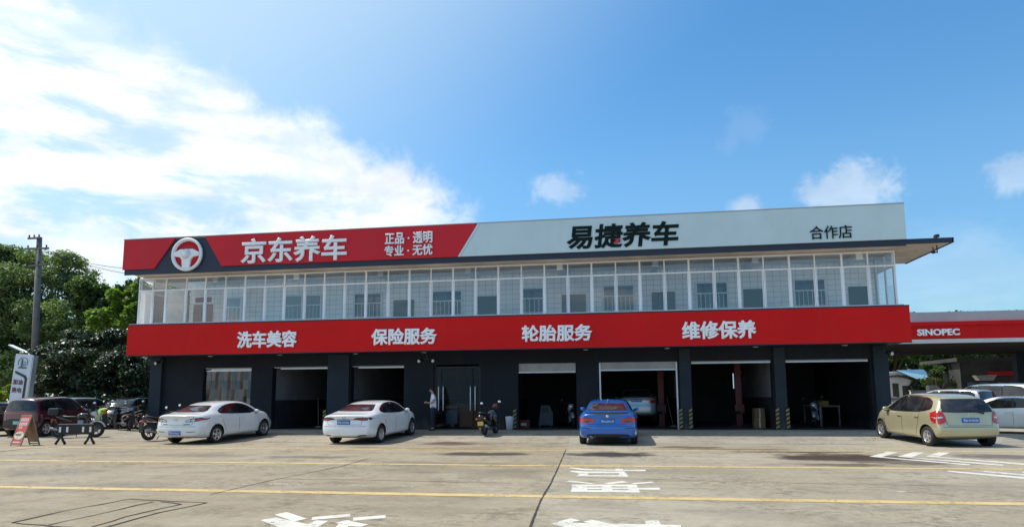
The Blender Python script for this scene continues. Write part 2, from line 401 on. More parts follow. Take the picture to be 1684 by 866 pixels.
def copytree(o, parent=None):
    c = o.copy(); COL.objects.link(c)
    if parent is not None: c.parent = parent
    for ch in kids(o): copytree(ch, c)
    return c
def curve_mesh(body, bold=.0, extr=.0, shear=0., spacing=1.):
    cu = bpy.data.curves.new('text', 'FONT'); cu.body = body; cu.align_x = 'LEFT'; cu.extrude = extr; cu.bevel_depth = bold; cu.bevel_resolution = 0; cu.shear = shear
    cu.space_character = spacing; cu.resolution_u = 3
    o = bpy.data.objects.new('text', cu); COL.objects.link(o)
    dg = bpy.context.evaluated_depsgraph_get(); me = bpy.data.meshes.new_from_object(o.evaluated_get(dg))
    bpy.data.objects.remove(o); bpy.data.curves.remove(cu); return me
def text(body, w_, h_, depth, bold=.02, shear=0.):
    """lettering mesh: x 0..w, z 0..h, front face at y=-depth, back at y=0"""
    me = curve_mesh(body, bold, .05, shear); n = len(me.vertices)
    co = np.empty(n*3, np.float32); me.vertices.foreach_get('co', co); co = co.reshape(-1, 3)
    lo, hi = co.min(0), co.max(0); q = (co-lo)/np.maximum(hi-lo, 1e-6)
    out = np.stack([q[:, 0]*w_, -q[:, 2]*depth, q[:, 1]*h_], 1).astype(np.float32)
    me.vertices.foreach_set('co', out.ravel()); me.update(); return me
def sign_text(body, px0, px1, py0, py1, Y, depth, m, parent, name='lettering', bold=.02, shear=0., **kw):
    """lettering between two photo columns and two rows, on the upright plane Y"""
    a, b = PY(px0, (py0+py1)/2, Y), PY(px1, (py0+py1)/2, Y); pm = (px0+px1)/2
    z1, z0 = PY(pm, py0, Y).z, PY(pm, py1, Y).z
    me = text(body, b.x-a.x, z1-z0, depth, bold, shear); me.transform(Matrix.Translation((a.x, Y, z0)))
    return obj(name, me, m, parent, world=True, **kw)

# ------------------------------------------------------------------ ground
def groundmat(name, base, base2, stains=True, slope=False):
    m = bpy.data.materials.new(name); m.use_nodes = True; t = NT(m.node_tree); p = t.n['Principled BSDF']
    co = t.new('ShaderNodeTexCoord').outputs['Object']
    big = t.noise(co, .16, 6, .6, .3); mid = t.noise(co, 1.1, 8, .7, .2); fine = t.noise(co, 6.5, 8, .78); grit = t.noise(co, 34., 5, .7)
    streak = t.noise(t.vm('MULTIPLY', co, (.35, 1.5, 1.)), .9, 8, .72)
    b = t.mix(t.mr(big, .42, .58), c4(base), c4(base2))
    b = t.mix(t.mr(streak, .45, .68, 0., .45), b, c4((.19, .165, .125)))
    b = t.mix(t.mr(mid, .50, .66, 0., .55), b, c4((.165, .14, .105)))
    worn = t.mr(t.noise(co, .45, 5, .6), .46, .62)
    b = t.mix(t.math('MULTIPLY', t.mr(fine, .50, .60), t.math('MULTIPLY_ADD', worn, .55, .15)), b, c4((.11, .092, .07)))
    b = t.mix(t.math('MULTIPLY', t.mr(fine, .49, .38), t.math('MULTIPLY_ADD', worn, .3, .25)), b, c4((.43, .385, .30)))
    b = t.mix(t.mr(grit, .55, .66, 0., .55), b, c4((.10, .088, .07)))
    if stains:
        ja, jb = PZ(931, 738), PZ(866, 880); jd = (jb-ja).normalized(); jn = Vector((-jd.y, jd.x, 0))
        if jn.x > 0: jn = -jn
        sd = t.math('SUBTRACT', t.vm('DOT_PRODUCT', co, tuple(jn)), float(jn.dot(ja)))
        b = t.mix(t.math('MULTIPLY', t.mr(sd, -.01, .01), t.mr(mid, .3, .6, .22, .5)), b, t.mix(1., b, c4((.86, .78, .66)), 'MULTIPLY'))
    rough = t.mr(mid, .3, .7, .75, .92)
    if stains:
        wob = t.math('SUBTRACT', t.noise(co, 1.3, 6, .65), .5)
        wet = None
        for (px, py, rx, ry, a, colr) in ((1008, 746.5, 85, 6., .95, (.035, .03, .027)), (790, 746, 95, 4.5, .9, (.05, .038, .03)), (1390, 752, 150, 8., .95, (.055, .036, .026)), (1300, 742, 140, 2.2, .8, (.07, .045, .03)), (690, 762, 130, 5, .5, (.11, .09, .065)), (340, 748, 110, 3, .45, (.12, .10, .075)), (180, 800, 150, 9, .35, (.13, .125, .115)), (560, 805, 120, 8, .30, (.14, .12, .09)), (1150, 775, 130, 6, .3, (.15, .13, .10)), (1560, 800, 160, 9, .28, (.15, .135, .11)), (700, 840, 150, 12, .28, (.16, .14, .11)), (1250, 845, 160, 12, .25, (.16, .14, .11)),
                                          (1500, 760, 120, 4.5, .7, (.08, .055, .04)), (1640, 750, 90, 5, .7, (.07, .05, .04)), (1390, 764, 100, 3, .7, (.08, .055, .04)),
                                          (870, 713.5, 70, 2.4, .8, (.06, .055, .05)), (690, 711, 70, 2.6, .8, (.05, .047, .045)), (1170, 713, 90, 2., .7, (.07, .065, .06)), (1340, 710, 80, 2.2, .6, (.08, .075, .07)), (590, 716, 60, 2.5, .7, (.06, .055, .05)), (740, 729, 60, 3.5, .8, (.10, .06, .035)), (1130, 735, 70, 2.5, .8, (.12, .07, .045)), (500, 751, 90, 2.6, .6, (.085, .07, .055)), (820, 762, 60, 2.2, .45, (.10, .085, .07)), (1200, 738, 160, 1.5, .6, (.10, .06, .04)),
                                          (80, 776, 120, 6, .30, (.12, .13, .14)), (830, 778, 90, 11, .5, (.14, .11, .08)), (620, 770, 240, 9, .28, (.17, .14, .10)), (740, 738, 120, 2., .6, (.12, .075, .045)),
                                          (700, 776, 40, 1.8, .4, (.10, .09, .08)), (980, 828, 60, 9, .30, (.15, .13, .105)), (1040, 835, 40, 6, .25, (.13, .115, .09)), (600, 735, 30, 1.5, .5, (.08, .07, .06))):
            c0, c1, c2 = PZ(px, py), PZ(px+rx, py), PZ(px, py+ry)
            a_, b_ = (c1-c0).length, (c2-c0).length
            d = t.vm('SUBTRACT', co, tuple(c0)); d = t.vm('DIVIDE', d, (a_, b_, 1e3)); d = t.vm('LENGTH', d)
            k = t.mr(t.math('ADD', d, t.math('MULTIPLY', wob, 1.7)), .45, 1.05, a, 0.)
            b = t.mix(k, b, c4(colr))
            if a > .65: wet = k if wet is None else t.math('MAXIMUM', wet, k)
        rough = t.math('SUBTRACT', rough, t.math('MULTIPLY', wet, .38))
    t.put(p.inputs['Base Color'], b); t.put(p.inputs['Roughness'], rough); p.inputs['Specular IOR Level'].default_value = .35
    bp = t.new('ShaderNodeBump'); bp.inputs['Strength'].default_value = .5; bp.inputs['Distance'].default_value = .012
    t.put(bp.inputs['Height'], t.math('ADD', t.math('MULTIPLY', fine, .8), grit)); t.l.new(bp.outputs[0], p.inputs['Normal'])
    return m
M['concrete'] = groundmat('worn_yard_concrete', (.305, .258, .185), (.365, .318, .238))
M['apronc'] = groundmat('apron_concrete', (.32, .29, .235), (.40, .37, .31))
def roadpaint(name, col, wear):
    m = bpy.data.materials.new(name); m.use_nodes = True; t = NT(m.node_tree); p = t.n['Principled BSDF']; out = t.n['Material Output']
    co = t.new('ShaderNodeTexCoord').outputs['Object']
    t.put(p.inputs['Base Color'], t.mix(t.mr(t.noise(co, 3., 6, .65), .35, .75), c4(col), c4(tuple(q*.72 for q in col)))); p.inputs['Roughness'].default_value = .75
    tr = t.new('ShaderNodeBsdfTransparent'); mx = t.new('ShaderNodeMixShader')
    k = t.math('ADD', t.math('MULTIPLY', t.noise(co, 14., 6, .7), .6), t.math('MULTIPLY', t.noise(co, 1.6, 4), .4))
    t.put(mx.inputs[0], t.mr(k, wear-.05, wear+.05, 1., 0.)); t.l.new(p.outputs[0], mx.inputs[1]); t.l.new(tr.outputs[0], mx.inputs[2])
    # inputs[0]=1 shows bare concrete where the paint has gone
    t.put(mx.inputs[0], t.mr(k, wear-.05, wear+.05, 0., 1.)); t.l.new(mx.outputs[0], out.inputs[0])
    return m
M['ylw'] = roadpaint('worn_yellow_road_paint', (.60, .43, .18), .575)
M['wht'] = roadpaint('white_road_paint', (.66, .625, .55), .60)
M['whtfaint'] = roadpaint('nearly_gone_white_paint', (.52, .48, .42), .47)
M['crack'] = mat('joint_dirt', (.035, .03, .026), .95, var=.3, vs=4)

g = MB()
xs = [-420, -60, -26, 14, 60, 420]; ys = [-40, 0, 60, 500]
for i in range(len(xs)-1):
    for j in range(len(ys)-1): g.face([(xs[i], ys[j], 0), (xs[i+1], ys[j], 0), (xs[i+1], ys[j+1], 0), (xs[i], ys[j+1], 0)])
obj('ground', g, M['concrete'], kind='structure')
RY0, RY1, RZ = 22.4, 26.9, .20
def rampz(Y): return RZ*min(1, max(0, (Y-RY0)/(RY1-RY0)))
AX0, AX1 = -24.2, 12.6
g = MB()
prof = [(RY0, .005), (24.9, rampz(24.9)), (RY1, RZ), (27.45, RZ+.002)]
for (a, za), (b, zb) in zip(prof, prof[1:]): g.face([(AX0, a, za), (AX1, a, za), (AX1, b, zb), (AX0, b, zb)])
for X in (AX0, AX1): g.face([(X, RY0, .005), (X, 24.9, prof[1][1]), (X, RY1, RZ), (X, 27.45, RZ), (X, 27.45, 0), (X, RY0, 0)])
obj('apron', g, M['apronc'], kind='structure')
def groundsheet(name, polys, m, z=.004):
    g = MB()
    for pl in polys: g.face([tuple(PZ(x, y, z)) for x, y in pl])
    return obj(name, g, m, kind='structure')
def yline(name, pts, wpx, z=.004):
    g = MB(); q = [PZ(x, y, z) for x, y in pts]
    d = (q[-1]-q[0]).normalized(); q[0] = q[0]-d*14; q[-1] = q[-1]+d*22
    hw = wpx/2
    for a, b in zip(q, q[1:]):
        g.face([(a.x, a.y-hw, z), (b.x, b.y-hw, z), (b.x, b.y+hw, z), (a.x, a.y+hw, z)])
    return obj(name, g, M['ylw'], kind='structure')
yline('yellow_line', [(100, 733.5), (842, 739.6), (1684, 740)], .21)
yline('yellow_line', [(0, 755), (842, 764.3), (1684, 769)], .25)
yline('yellow_line', [(0, 798.5), (842, 814.3), (1684, 826)], .27)
def zp(pts, ox, oy, sc): return [(ox+x/sc, oy+y/sc) for x, y in pts]
Z6 = (900, 750, 7.464); Z7 = (400, 820, 6.014); Z8 = (1400, 730, 5.93)
groundsheet('road_lettering', [zp(p, *Z6) for p in (
    [(255, 140), (300, 133), (480, 150), (832, 160), (842, 172), (460, 168)], [(832, 150), (925, 150), (940, 178), (842, 178)], [(935, 161), (1208, 160), (1208, 178), (940, 178)],
    [(275, 185), (300, 172), (460, 180), (940, 181), (965, 205), (400, 203)], [(362, 206), (500, 205), (500, 226), (405, 226)], [(880, 206), (965, 205), (985, 226), (878, 226)],
    [(370, 226), (985, 226), (995, 246), (370, 240)],)], M['wht'])
groundsheet('road_lettering', [zp(p, *Z6) for p in (
    [(225, 308), (275, 292), (590, 328), (545, 336)], [(695, 325), (920, 298), (990, 315), (760, 338)], [(1020, 325), (1270, 306), (1330, 318), (1075, 338)],
    [(300, 342), (1095, 342), (1105, 366), (300, 366)], [(300, 366), (480, 366), (490, 410), (300, 410)], [(665, 366), (790, 366), (800, 410), (670, 410)], [(985, 366), (1105, 366), (1125, 410), (1000, 410)],
    [(483, 377), (665, 377), (667, 399), (487, 399)], [(792, 377), (988, 377), (998, 399), (797, 399)], [(290, 410), (1125, 410), (1143, 440), (292, 432)], [(1112, 381), (1380, 380), (1390, 406), (1122, 404)])], M['wht'])
groundsheet('road_lettering', [zp([(40, 822), (290, 752), (405, 782), (300, 808), (520, 815), (440, 800), (530, 768), (770, 820), (1210, 828), (1195, 785), (1365, 782), (1395, 832), (1640, 838), (1640, 905), (1000, 940), (500, 930), (200, 862)], *Z6)], M['wht'])
groundsheet('road_lettering', [zp(p, *Z7) for p in (
    [(310, 152), (430, 125), (630, 192), (500, 220)], [(170, 205), (320, 180), (640, 245), (720, 208), (845, 212), (740, 275), (640, 350), (480, 330)],
    [(672, 200), (685, 175), (1058, 143), (1058, 172), (690, 204)], [(1085, 182), (1408, 155), (1410, 185), (1088, 212)],
    [(910, 232), (1020, 205), (1240, 250), (1160, 272), (1040, 264), (1000, 330), (860, 340), (945, 240)])], M['wht'])
groundsheet('lane_chevron', [zp(p, *Z8) for p in (
    [(175, 118), (350, 72), (460, 76), (300, 122), (1165, 192), (1150, 204)], [(450, 118), (610, 74), (715, 78), (590, 126), (1490, 197), (1475, 208), (800, 152)],
    [(725, 116), (850, 75), (965, 80), (850, 122), (1690, 185), (1690, 200), (1050, 146)], [(925, 265), (960, 255), (1690, 318), (1690, 336)], [(1270, 265), (1300, 258), (1690, 290), (1690, 305)], [(1655, 272), (1690, 262), (1690, 275)])], M['wht'])
groundsheet('faded_dashes', [[(325, 793), (425, 794.5), (425, 797), (325, 795.5)], [(440, 794), (560, 796), (560, 798.5), (440, 796.5)], [(575, 796), (680, 797.5), (680, 800), (575, 798.5)],
                             [(1288, 804), (1340, 805), (1340, 807), (1288, 806)], [(1350, 804.5), (1400, 805.5), (1400, 807.5), (1350, 806.5)], [(1412, 805), (1490, 806.5), (1490, 809), (1412, 807.5)]], M['whtfaint'])
def joint(name, pts, width, z=.006, jit=.004):
    g = MB(); q = [PZ(x, y, z) for x, y in pts]; fine = []
    for a, b in zip(q, q[1:]):
        n = max(2, int((b-a).length/.25))
        fine += [a.lerp(b, i/n) for i in range(n)]
    fine.append(q[-1]); L = []
    for i, p in enumerate(fine):
        d = (fine[min(i+1, len(fine)-1)]-fine[max(i-1, 0)]).normalized(); s = Vector((-d.y, d.x, 0)); c = p+s*random.uniform(-jit, jit); ww = width*random.uniform(.6, 1.3)/2
        L.append((c-s*ww, c+s*ww))
    for a, b in zip(L, L[1:]): g.face([a[0], b[0], b[1], a[1]])
    return obj(name, g, M['crack'], kind='structure')
joint('expansion_joint', [(931, 738), (917, 770), (905, 795), (890, 820), (866, 880)], .028)
joint('expansion_joint', [(610, 752), (560, 766), (450, 788), (345, 812)], .025)
joint('expansion_joint', [(452, 786), (640, 789), (842, 793.5)], .02)
joint('expansion_joint', [(1684, 800), (1240, 792), (930, 783)], .012)
joint('trench_edge', [(20, 858), (110, 838), (212, 819.5), (340, 825.5)], .032, jit=.02)
joint('trench_edge', [(340, 825.5), (260, 842), (150, 872)], .032, jit=.02)
joint('trench_edge', [(80, 862), (170, 842), (250, 824)], .025, jit=.02)
joint('trench_edge', [(262, 824), (300, 828), (230, 842), (130, 872)], .03, jit=.03)
joint('trench_edge', [(20, 858), (90, 864), (200, 872)], .028, jit=.02)
joint('kerb_edge', [(0, 741.5), (45, 737), (95, 734.2)], .07)

# ------------------------------------------------------------------ the two-storey garage building
B = thing('garage_building', 'two storey slate grey building with open garage bays below a glazed gallery', 'building', (-5.2, 27.6, 0))
YW = 27.6; TH = .35; ZF = .20; ZL = 2.90; ZC = 3.42
x0B, x1B = -20.88, 10.22
OPEN = [(-18.35, -16.03), (-15.02, -12.45), (-11.37, -9.0), (-7.69, -5.67), (-4.08, -1.67), (-.75, 2.40), (2.92, 6.00), (6.52, 9.60)]
wl = MB(); e = x0B
for a, b in OPEN+[(x1B, x1B)]:
    if a > e: wl.box(e, a, YW, YW+TH, 0, ZL)
    e = b
wl.box(x0B, x1B, YW, YW+TH, ZL, ZC)
obj('front_wall', wl, M['wallgrey'], B, True)
for a, b in ((x0B-.01, -20.33), (-12.40, -11.42), (2.45, 2.89), (6.06, 6.48), (9.70, x1B+.01)):
    obj('pillar', MB().box(a, b, YW-.14, YW-.002, 0, ZC-.02), M['wallgrey2'], B, True, bevel=.01)
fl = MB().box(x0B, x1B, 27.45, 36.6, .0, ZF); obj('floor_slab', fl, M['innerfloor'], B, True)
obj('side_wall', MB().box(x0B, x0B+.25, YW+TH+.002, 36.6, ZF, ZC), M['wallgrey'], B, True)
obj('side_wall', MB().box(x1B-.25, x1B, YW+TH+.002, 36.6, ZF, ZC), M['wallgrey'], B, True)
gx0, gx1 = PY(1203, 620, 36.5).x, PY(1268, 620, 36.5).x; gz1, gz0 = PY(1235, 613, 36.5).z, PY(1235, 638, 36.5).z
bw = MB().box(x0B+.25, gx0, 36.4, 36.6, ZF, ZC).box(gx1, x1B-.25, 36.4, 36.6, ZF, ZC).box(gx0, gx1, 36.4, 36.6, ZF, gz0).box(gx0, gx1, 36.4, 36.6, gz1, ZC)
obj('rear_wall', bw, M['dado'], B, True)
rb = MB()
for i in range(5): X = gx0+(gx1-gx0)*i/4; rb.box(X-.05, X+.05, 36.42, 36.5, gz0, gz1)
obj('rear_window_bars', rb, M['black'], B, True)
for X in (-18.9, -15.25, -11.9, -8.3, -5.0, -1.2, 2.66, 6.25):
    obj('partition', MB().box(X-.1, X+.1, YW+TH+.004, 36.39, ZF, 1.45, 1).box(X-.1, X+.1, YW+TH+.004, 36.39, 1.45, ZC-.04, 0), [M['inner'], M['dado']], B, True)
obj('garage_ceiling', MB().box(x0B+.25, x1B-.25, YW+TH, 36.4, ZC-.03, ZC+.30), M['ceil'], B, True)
# rolled shutters and their bottom rails
for i, (a, b) in enumerate(OPEN):
    if i == 3: continue
    drop = {4: .34, 5: .29}.get(i, 0.05)
    sh = MB(); z = ZL
    k = 0
    while z > ZL-drop+.01:
        sh.box(a+.02, b-.02, YW+.10+(.008 if k % 2 else 0), YW+.13, max(z-.034, ZL-drop), z); z -= .034; k += 1
    s_ = obj('roller_shutter', sh, M['shutter'], B, True)
    ra, rb_ = {0: (a+.35, b), 1: (a+.35, b-.02), 2: (a+.3, b)}.get(i, (a+.02, b-.03))
    obj('bottom_rail', MB().box(ra, rb_, YW+.07, YW+.14, ZL-drop-.055, ZL-drop-.002), M['alu'], s_, True)
    if i in (5,):
        for X in (a+.02, b-.08): obj('guide_rail', MB().box(X, X+.06, YW+.02, YW+.09, ZF, ZL-.02), M['alu'], B, True)
# hazard striped corner guards
def guard(X):
    gb = MB(); n = 9; h = .80; z0 = ZF+.02
    gb.box(X-.065, X+.065, YW-.19, YW-.145, z0, z0+h, 0)
    for k in range(5):
        z = z0+.03+k*.16
        gb.face([(X-.065, YW-.194, z), (X+.065, YW-.194, z+.07), (X+.065, YW-.194, z+.14), (X-.065, YW-.194, z+.07)], 1)
        gb.face([(X+.068, YW-.19, z+.07), (X+.068, YW-.145, z+.10), (X+.068, YW-.145, z+.17), (X+.068, YW-.19, z+.14)], 1)
    obj('corner_guard', gb, [M['black'], M['yellowpaint']], B, True)
for px in (846.5, 1120, 1136, 1279, 1296): guard(PY(px, 690, YW-.17).x)
guard(PY(536, 690, YW).x)
# glazed entrance
dx = [PY(p, 650, YW).x for p in (713, 724.5, 777, 790)]
zt = 2.75
ent = MB()
for X in (dx[0]+.03, dx[3]-.03): ent.box(X-.03, X+.03, YW+.1, YW+.2, ZF, ZL)
ent.box(dx[0], dx[3], YW+.1, YW+.2, zt, zt+.06)
obj('door_frame', ent, M['trim'], B, True)
for a, b, hs_ in ((dx[0]+.07, dx[1]-.01, (1,)), (dx[1]+.01, dx[2]-.01, (0, 1)), (dx[2]+.01, dx[3]-.07, (0,))):
    dl = obj('glass_door', MB().box(a, b, YW+.13, YW+.145, ZF+.02, zt-.01), M['doorglass'], B, True)
    for q in hs_:
        X = a+.09 if q == 0 else b-.09
        hd = MB().tube([(X, YW+.05, .98), (X, YW+.05, 1.98)], .022, 8).tube([(X, YW+.05, 1.08), (X, YW+.13, 1.08)], .014, 6).tube([(X, YW+.05, 1.88), (X, YW+.13, 1.88)], .014, 6)
        obj('handle', hd, M['steel'], dl, True)
# deep fascia soffit and its downlights
sf = MB().box(-20.9, 10.45, 26.14, YW-.003, 3.41, 3.45); obj('soffit', sf, M['slate'], B, True)
for px, py in ((283, 591), (392, 590), (497, 588), (613, 586), (720, 584.5), (968, 581.5), (1090, 579.5), (1222, 577.5), (1352, 576)):
    p = PZ(px, py, 3.40); p.y = min(p.y, 27.3)
    obj('downlight', MB().lathe([(.0, 0), (.085, 0), (.10, -.012), (.10, .02)], (p.x, p.y, 3.40)), M['bulb'], B, True)
# upper floor
obj('gallery_floor', MB().box(-20.85, 10.38, 26.70, 28.39, 3.982, 4.0), M['galfloor'], B, True)
obj('upper_floor_slab', MB().box(x0B, 10.4, 26.14, 36.6, 3.75, 3.98), M['slate'], B, True)
Yg = 26.6; zb, zt2, ztr = 4.80, 6.88, 6.32; ix0 = PY(312, 500, 28.4).x
iw = MB().box(ix0, 10.35, 28.4, 28.6, 3.98, 6.86); obj('gallery_wall', iw, M['tile'], B, True)
obj('gallery_ceiling', MB().box(-20.9, 10.40, 26.66, 36.6, 6.87, 6.93), M['galceil'], B, True)
for X in (-17.4, -13.6, -9.8, -6., -2.2, 1.6, 5.4, 9.2): obj('ceiling_beam', MB().box(X-.12, X+.12, 26.7, 28.39, 6.62, 6.868), M['galceil'], B, True)
obj('upper_rear_wall', MB().box(-17.5, 10.4, 36.3, 36.6, 3.98, 6.87), M['offwhite'], B, True)
def gx(px, py=490): return PY(px, py, 28.4).x
def bar_window(p0, p1, ztop, dark=True):
    a, b = gx(p0), gx(p1); zlo = 4.3
    f = MB()
    for X in (a, b): f.box(X-.04, X+.04, 28.33, 28.40, zlo, ztop)
    f.box(a-.04, b+.04, 28.325, 28.395, ztop, ztop+.07).box(a+.04, b-.04, 28.335, 28.39, ztop-.45, ztop-.40)
    n = max(4, int((b-a)/.17))
    fo = obj('gallery_window', f, M['bars'], B, True)
    obj('pane', MB().box(a+.04, b-.04, 28.385, 28.397, zlo, ztop), M['glass'] if dark else M['curtain'], fo, True)
    bb = MB()
    for k in range(1, n): X = a+(b-a)*k/n; bb.box(X-.013, X+.013, 28.34, 28.36, zlo, ztop-.46)
    bb.box(a+.04, b-.04, 28.36, 28.38, 5.1, 5.14); obj('bars', bb, M['bars'], fo, True)
zw = 6.15
for p0, p1, d in ((371, 398, 0), (470, 498, 0), (504, 529, 0), (583, 628, 1), (711, 760, 1), (856, 894, 1), (992, 1043, 1), (1145, 1197, 1), (1306, 1358, 1)): bar_window(p0, p1, zw, d)
for k, (p0, p1, pt) in enumerate(((320, 334, 501), (338, 351, 500), (648, 681, 493), (783, 818, 487), (924, 963, 484), (1072, 1110, 480), (1223, 1258, 475), (1396, 1429, 471))):
    a, b = gx(p0), gx(p1); ztp = PY((p0+p1)/2, pt, 28.4).z
    d_ = obj('board_door', MB().box(a, b, 28.345, 28.398, 4.0, ztp), M['maroonboard'] if k < 2 else M['door_dark'], B, True, bevel=.01)
    obj('handle', MB().ball((b-.09, 28.33, 5.0), .03), M['chrome'], d_, True)
obj('notice_board', MB().box(gx(322), gx(348), 28.37, 28.396, PY(335, 497, 28.4).z, PY(335, 489, 28.4).z), M['maroonletter'], B, True)
# the ribbon of sliding windows: two panes and two fanlights to each unit
mpx = [227.4, 250, 272, 305, 337, 370, 402, 435, 467, 500.5, 533, 566.5, 601.5, 638, 673, 708.5, 745, 782, 819.5, 857.4, 895.5, 934, 973.3, 1013, 1052.7, 1093.3, 1133.7, 1175, 1215.6, 1257, 1299.7, 1341.7, 1386.5, 1429.6, 1474.7]
mx_ = [PY(x, 492-30*(x-227)/1270, Yg).x for x in mpx]
def window_unit(pts, z0, z1, ztr_, fn):
    """pts: mullion positions along the run; fn maps (run, depth) to x, y"""
    f = MB()
    def bx(a, b, d0, d1, zA, zB):
        p = [fn(a, d0), fn(b, d0), fn(b, d1), fn(a, d1)]; n = len(f.v)
        f.v += [(q[0], q[1], z) for z in (zA, zB) for q in p]
        for q in ((0, 3, 2, 1), (4, 5, 6, 7), (0, 1, 5, 4), (1, 2, 6, 5), (2, 3, 7, 6), (3, 0, 4, 7)): f.f.append(tuple(n+i for i in q)); f.mi.append(0); f.sm.append(False)
    w0 = .035
    for i, a in enumerate(pts):
        ww = w0 if i in (0, len(pts)-1) else .024
        d = 0 if i in (0, len(pts)-1) else .012
        if i == 0: bx(a, a+ww, d, .08, z0, z1)
        elif i == len(pts)-1: bx(a-ww, a, d, .08, z0, z1)
        else: bx(a-ww, a+ww, d, .075, z0+.06, z1-.05)
    A, Bq = pts[0]+w0, pts[-1]-w0
    bx(A, Bq, .004, .076, z0, z0+.058); bx(A, Bq, .004, .076, z1-.05, z1); bx(A, Bq, .006, .07, ztr_-.03, ztr_+.03)
    # each sliding sash has its own thinner frame
    for a, b in zip(pts, pts[1:]):
        for c in (a+w0+.002, b-w0-.030): bx(c, c+.028, .022, .062, z0+.06, ztr_-.032)
    o = obj('window', f, M['upvc'], B, True)
    for zA, zB in ((z0+.06, ztr_-.03), (ztr_+.03, z1-.05)):
        for a, b in zip(pts, pts[1:]):
            g_ = MB(); j = random.uniform(-.004, .004)
            p, q = fn(a+.03, .04+j), fn(b-.03, .04-j)
            g_.face([(p[0], p[1], zA), (q[0], q[1], zA), (q[0], q[1], zB), (p[0], p[1], zB)])
            obj('pane', g_, M['pane'], o, True)
for i in range(0, len(mx_)-1, 2): window_unit(mx_[i:i+3], zb, zt2, ztr, lambda a, d: (a, Yg+d))
XR, XL = mx_[-1], mx_[0]
window_unit([26.69, 27.5, 28.38], zb, zt2, ztr, lambda a, d: (XR-d, a))
window_unit([26.69, 27.5, 28.4], zb, zt2, ztr, lambda a, d: (XL+d, a))
obj('window_ledge', MB().box(XL, XR, 26.13, 26.59, 4.72, 4.79), M['offwhite'], B, True)
obj('upper_side_wall', MB().box(XR-.1, XR, 28.39, 36.6, 3.98, 6.87), M['offwhite'], B, True)
# roof slab with its overhang past the right end
rs = MB().box(-20.95, 11.99, 25.72, 29.7, 6.94, 7.06).box(-20.95, 10.4, 29.702, 36.6, 6.94, 7.06)
obj('roof_slab', rs, M['soffit'], B, True)
obj('roof_edge', MB().box(10.46, 12.02, 25.66, 25.718, 6.92, 7.10).box(11.992, 12.05, 25.66, 29.7, 6.92, 7.10), M['slate'], B, True)
obj('roof_side_panel', MB().box(-20.96, -20.90, 25.73, 29.6, 7.062, 8.36).box(10.30, 10.36, 25.73, 29.6, 7.062, 8.36), M['greyroof'], B, True)

# ------------------------------------------------------------------ signs on the building
YS = 25.60
S1 = thing('roof_sign_board', 'long roof sign band, red on the left half and pale grey on the right half', 'sign', (-5.2, YS, 7.))
def sx(px): return PY(px, 410, YS-.06).x
Z0s, Z1s = 7.08, 8.40
obj('backing_board', MB().box(-21.0, 10.44, YS, YS+.10, 6.86, Z1s-.03), M['slate'], S1, True)
def panel(pts, m, t=.06): obj('panel', MB().prism(pts, YS-t, YS-.002), m, S1, True, bevel=.006)
def Xp(x, y): return PY(x, y, YS-.06).x
panel([(-21.06, Z0s), (Xp(253, 443), Z0s), (Xp(289, 392), Z1s), (-21.06, Z1s)], M['red2'])
panel([(Xp(364, 437), Z0s), (Xp(752, 420), Z0s), (Xp(785, 367), Z1s), (Xp(337, 390), Z1s)], M['red2'])
panel([(Xp(757.5, 420), Z0s), (10.44, Z0s), (10.44, Z1s), (Xp(790.5, 367), Z1s)], M['pale'])
panel([(Xp(752.6, 420), Z0s), (Xp(757, 420), Z0s), (Xp(790, 367), Z1s), (Xp(785.6, 367), Z1s)], M['signwhite'], .062)
obj('top_trim', MB().box(-21.07, 10.45, YS-.075, YS+.12, Z1s+.002, Z1s+.03), M['greyroof'], S1, True)
ec = PY(307, 418, YS-.1); er = (PY(332.5, 418, YS-.1).x-PY(281.5, 418, YS-.1).x)/2
em = obj('emblem_disc', MB().lathe([(0, -.03), (er*.86, -.03), (er*.86, 0), (0, 0)], (ec.x, YS-.006, ec.z), 'y', 40), M['red2'], S1, True)
ring = MB().lathe([(er*.80, -.02), (er*.84, -.11), (er*.92, -.14), (er*.985, -.10), (er, -.02), (er*.80, -.02)], (ec.x, YS-.02, ec.z), 'y', 48)
obj('wheel_ring', ring, M['steel'], em, True)
hub = MB()
def hp(pts, t=.10): hub.prism([(ec.x+a*er, ec.z+b*er) for a, b in pts], YS-.05-t, YS-.04)
hp([(-.82, .10), (-.40, .30), (.40, .30), (.82, .10), (.80, -.10), (.42, -.16), (.28, -.30), (.22, -.83), (-.22, -.83), (-.28, -.30), (-.42, -.16), (-.80, -.10)])
obj('wheel_spokes', hub, M['steel'], em, True, bevel=.012)
obj('wheel_hub', MB().lathe([(0, -.19), (er*.24, -.18), (er*.30, -.15), (er*.30, -.1)], (ec.x, YS, ec.z+.02), 'y', 30), M['alu'], em, True)
sign_text('京东养车', 397.5, 571, 389.5, 431, YS-.062, .06, M['steel'], S1, bold=.024)
sign_text('正品 · 透明', 633.5, 711.5, 381.5, 401, YS-.062, .05, M['steel'], S1, bold=.026)
sign_text('专业 · 无忧', 632.5, 711.5, 402.5, 420.5, YS-.062, .05, M['steel'], S1, bold=.026)
sign_text('易捷养车', 931.5, 1117, 366.5, 407, YS-.062, .03, M['green_letter'], S1, bold=.030, shear=.10)
sign_text('合作店', 1331.5, 1401, 371, 392.5, YS-.062, .04, M['green_letter'], S1, bold=.0)
lf = MB(); q0 = PY(1014, 398, YS)
lf.prism([(q0.x-.14, q0.z-.07), (q0.x+.02, q0.z-.06), (q0.x+.14, q0.z+.04), (q0.x+.16, q0.z+.13), (q0.x+.04, q0.z+.10)], YS-.15, YS-.064)
obj('red_leaf_mark', lf, M['redleaf'], S1, True)
YF = 26.0
S2 = thing('fascia_sign_board', 'bright red fascia sign band above the garage bays with four white service names', 'sign', (-5.2, YF, 3.4))
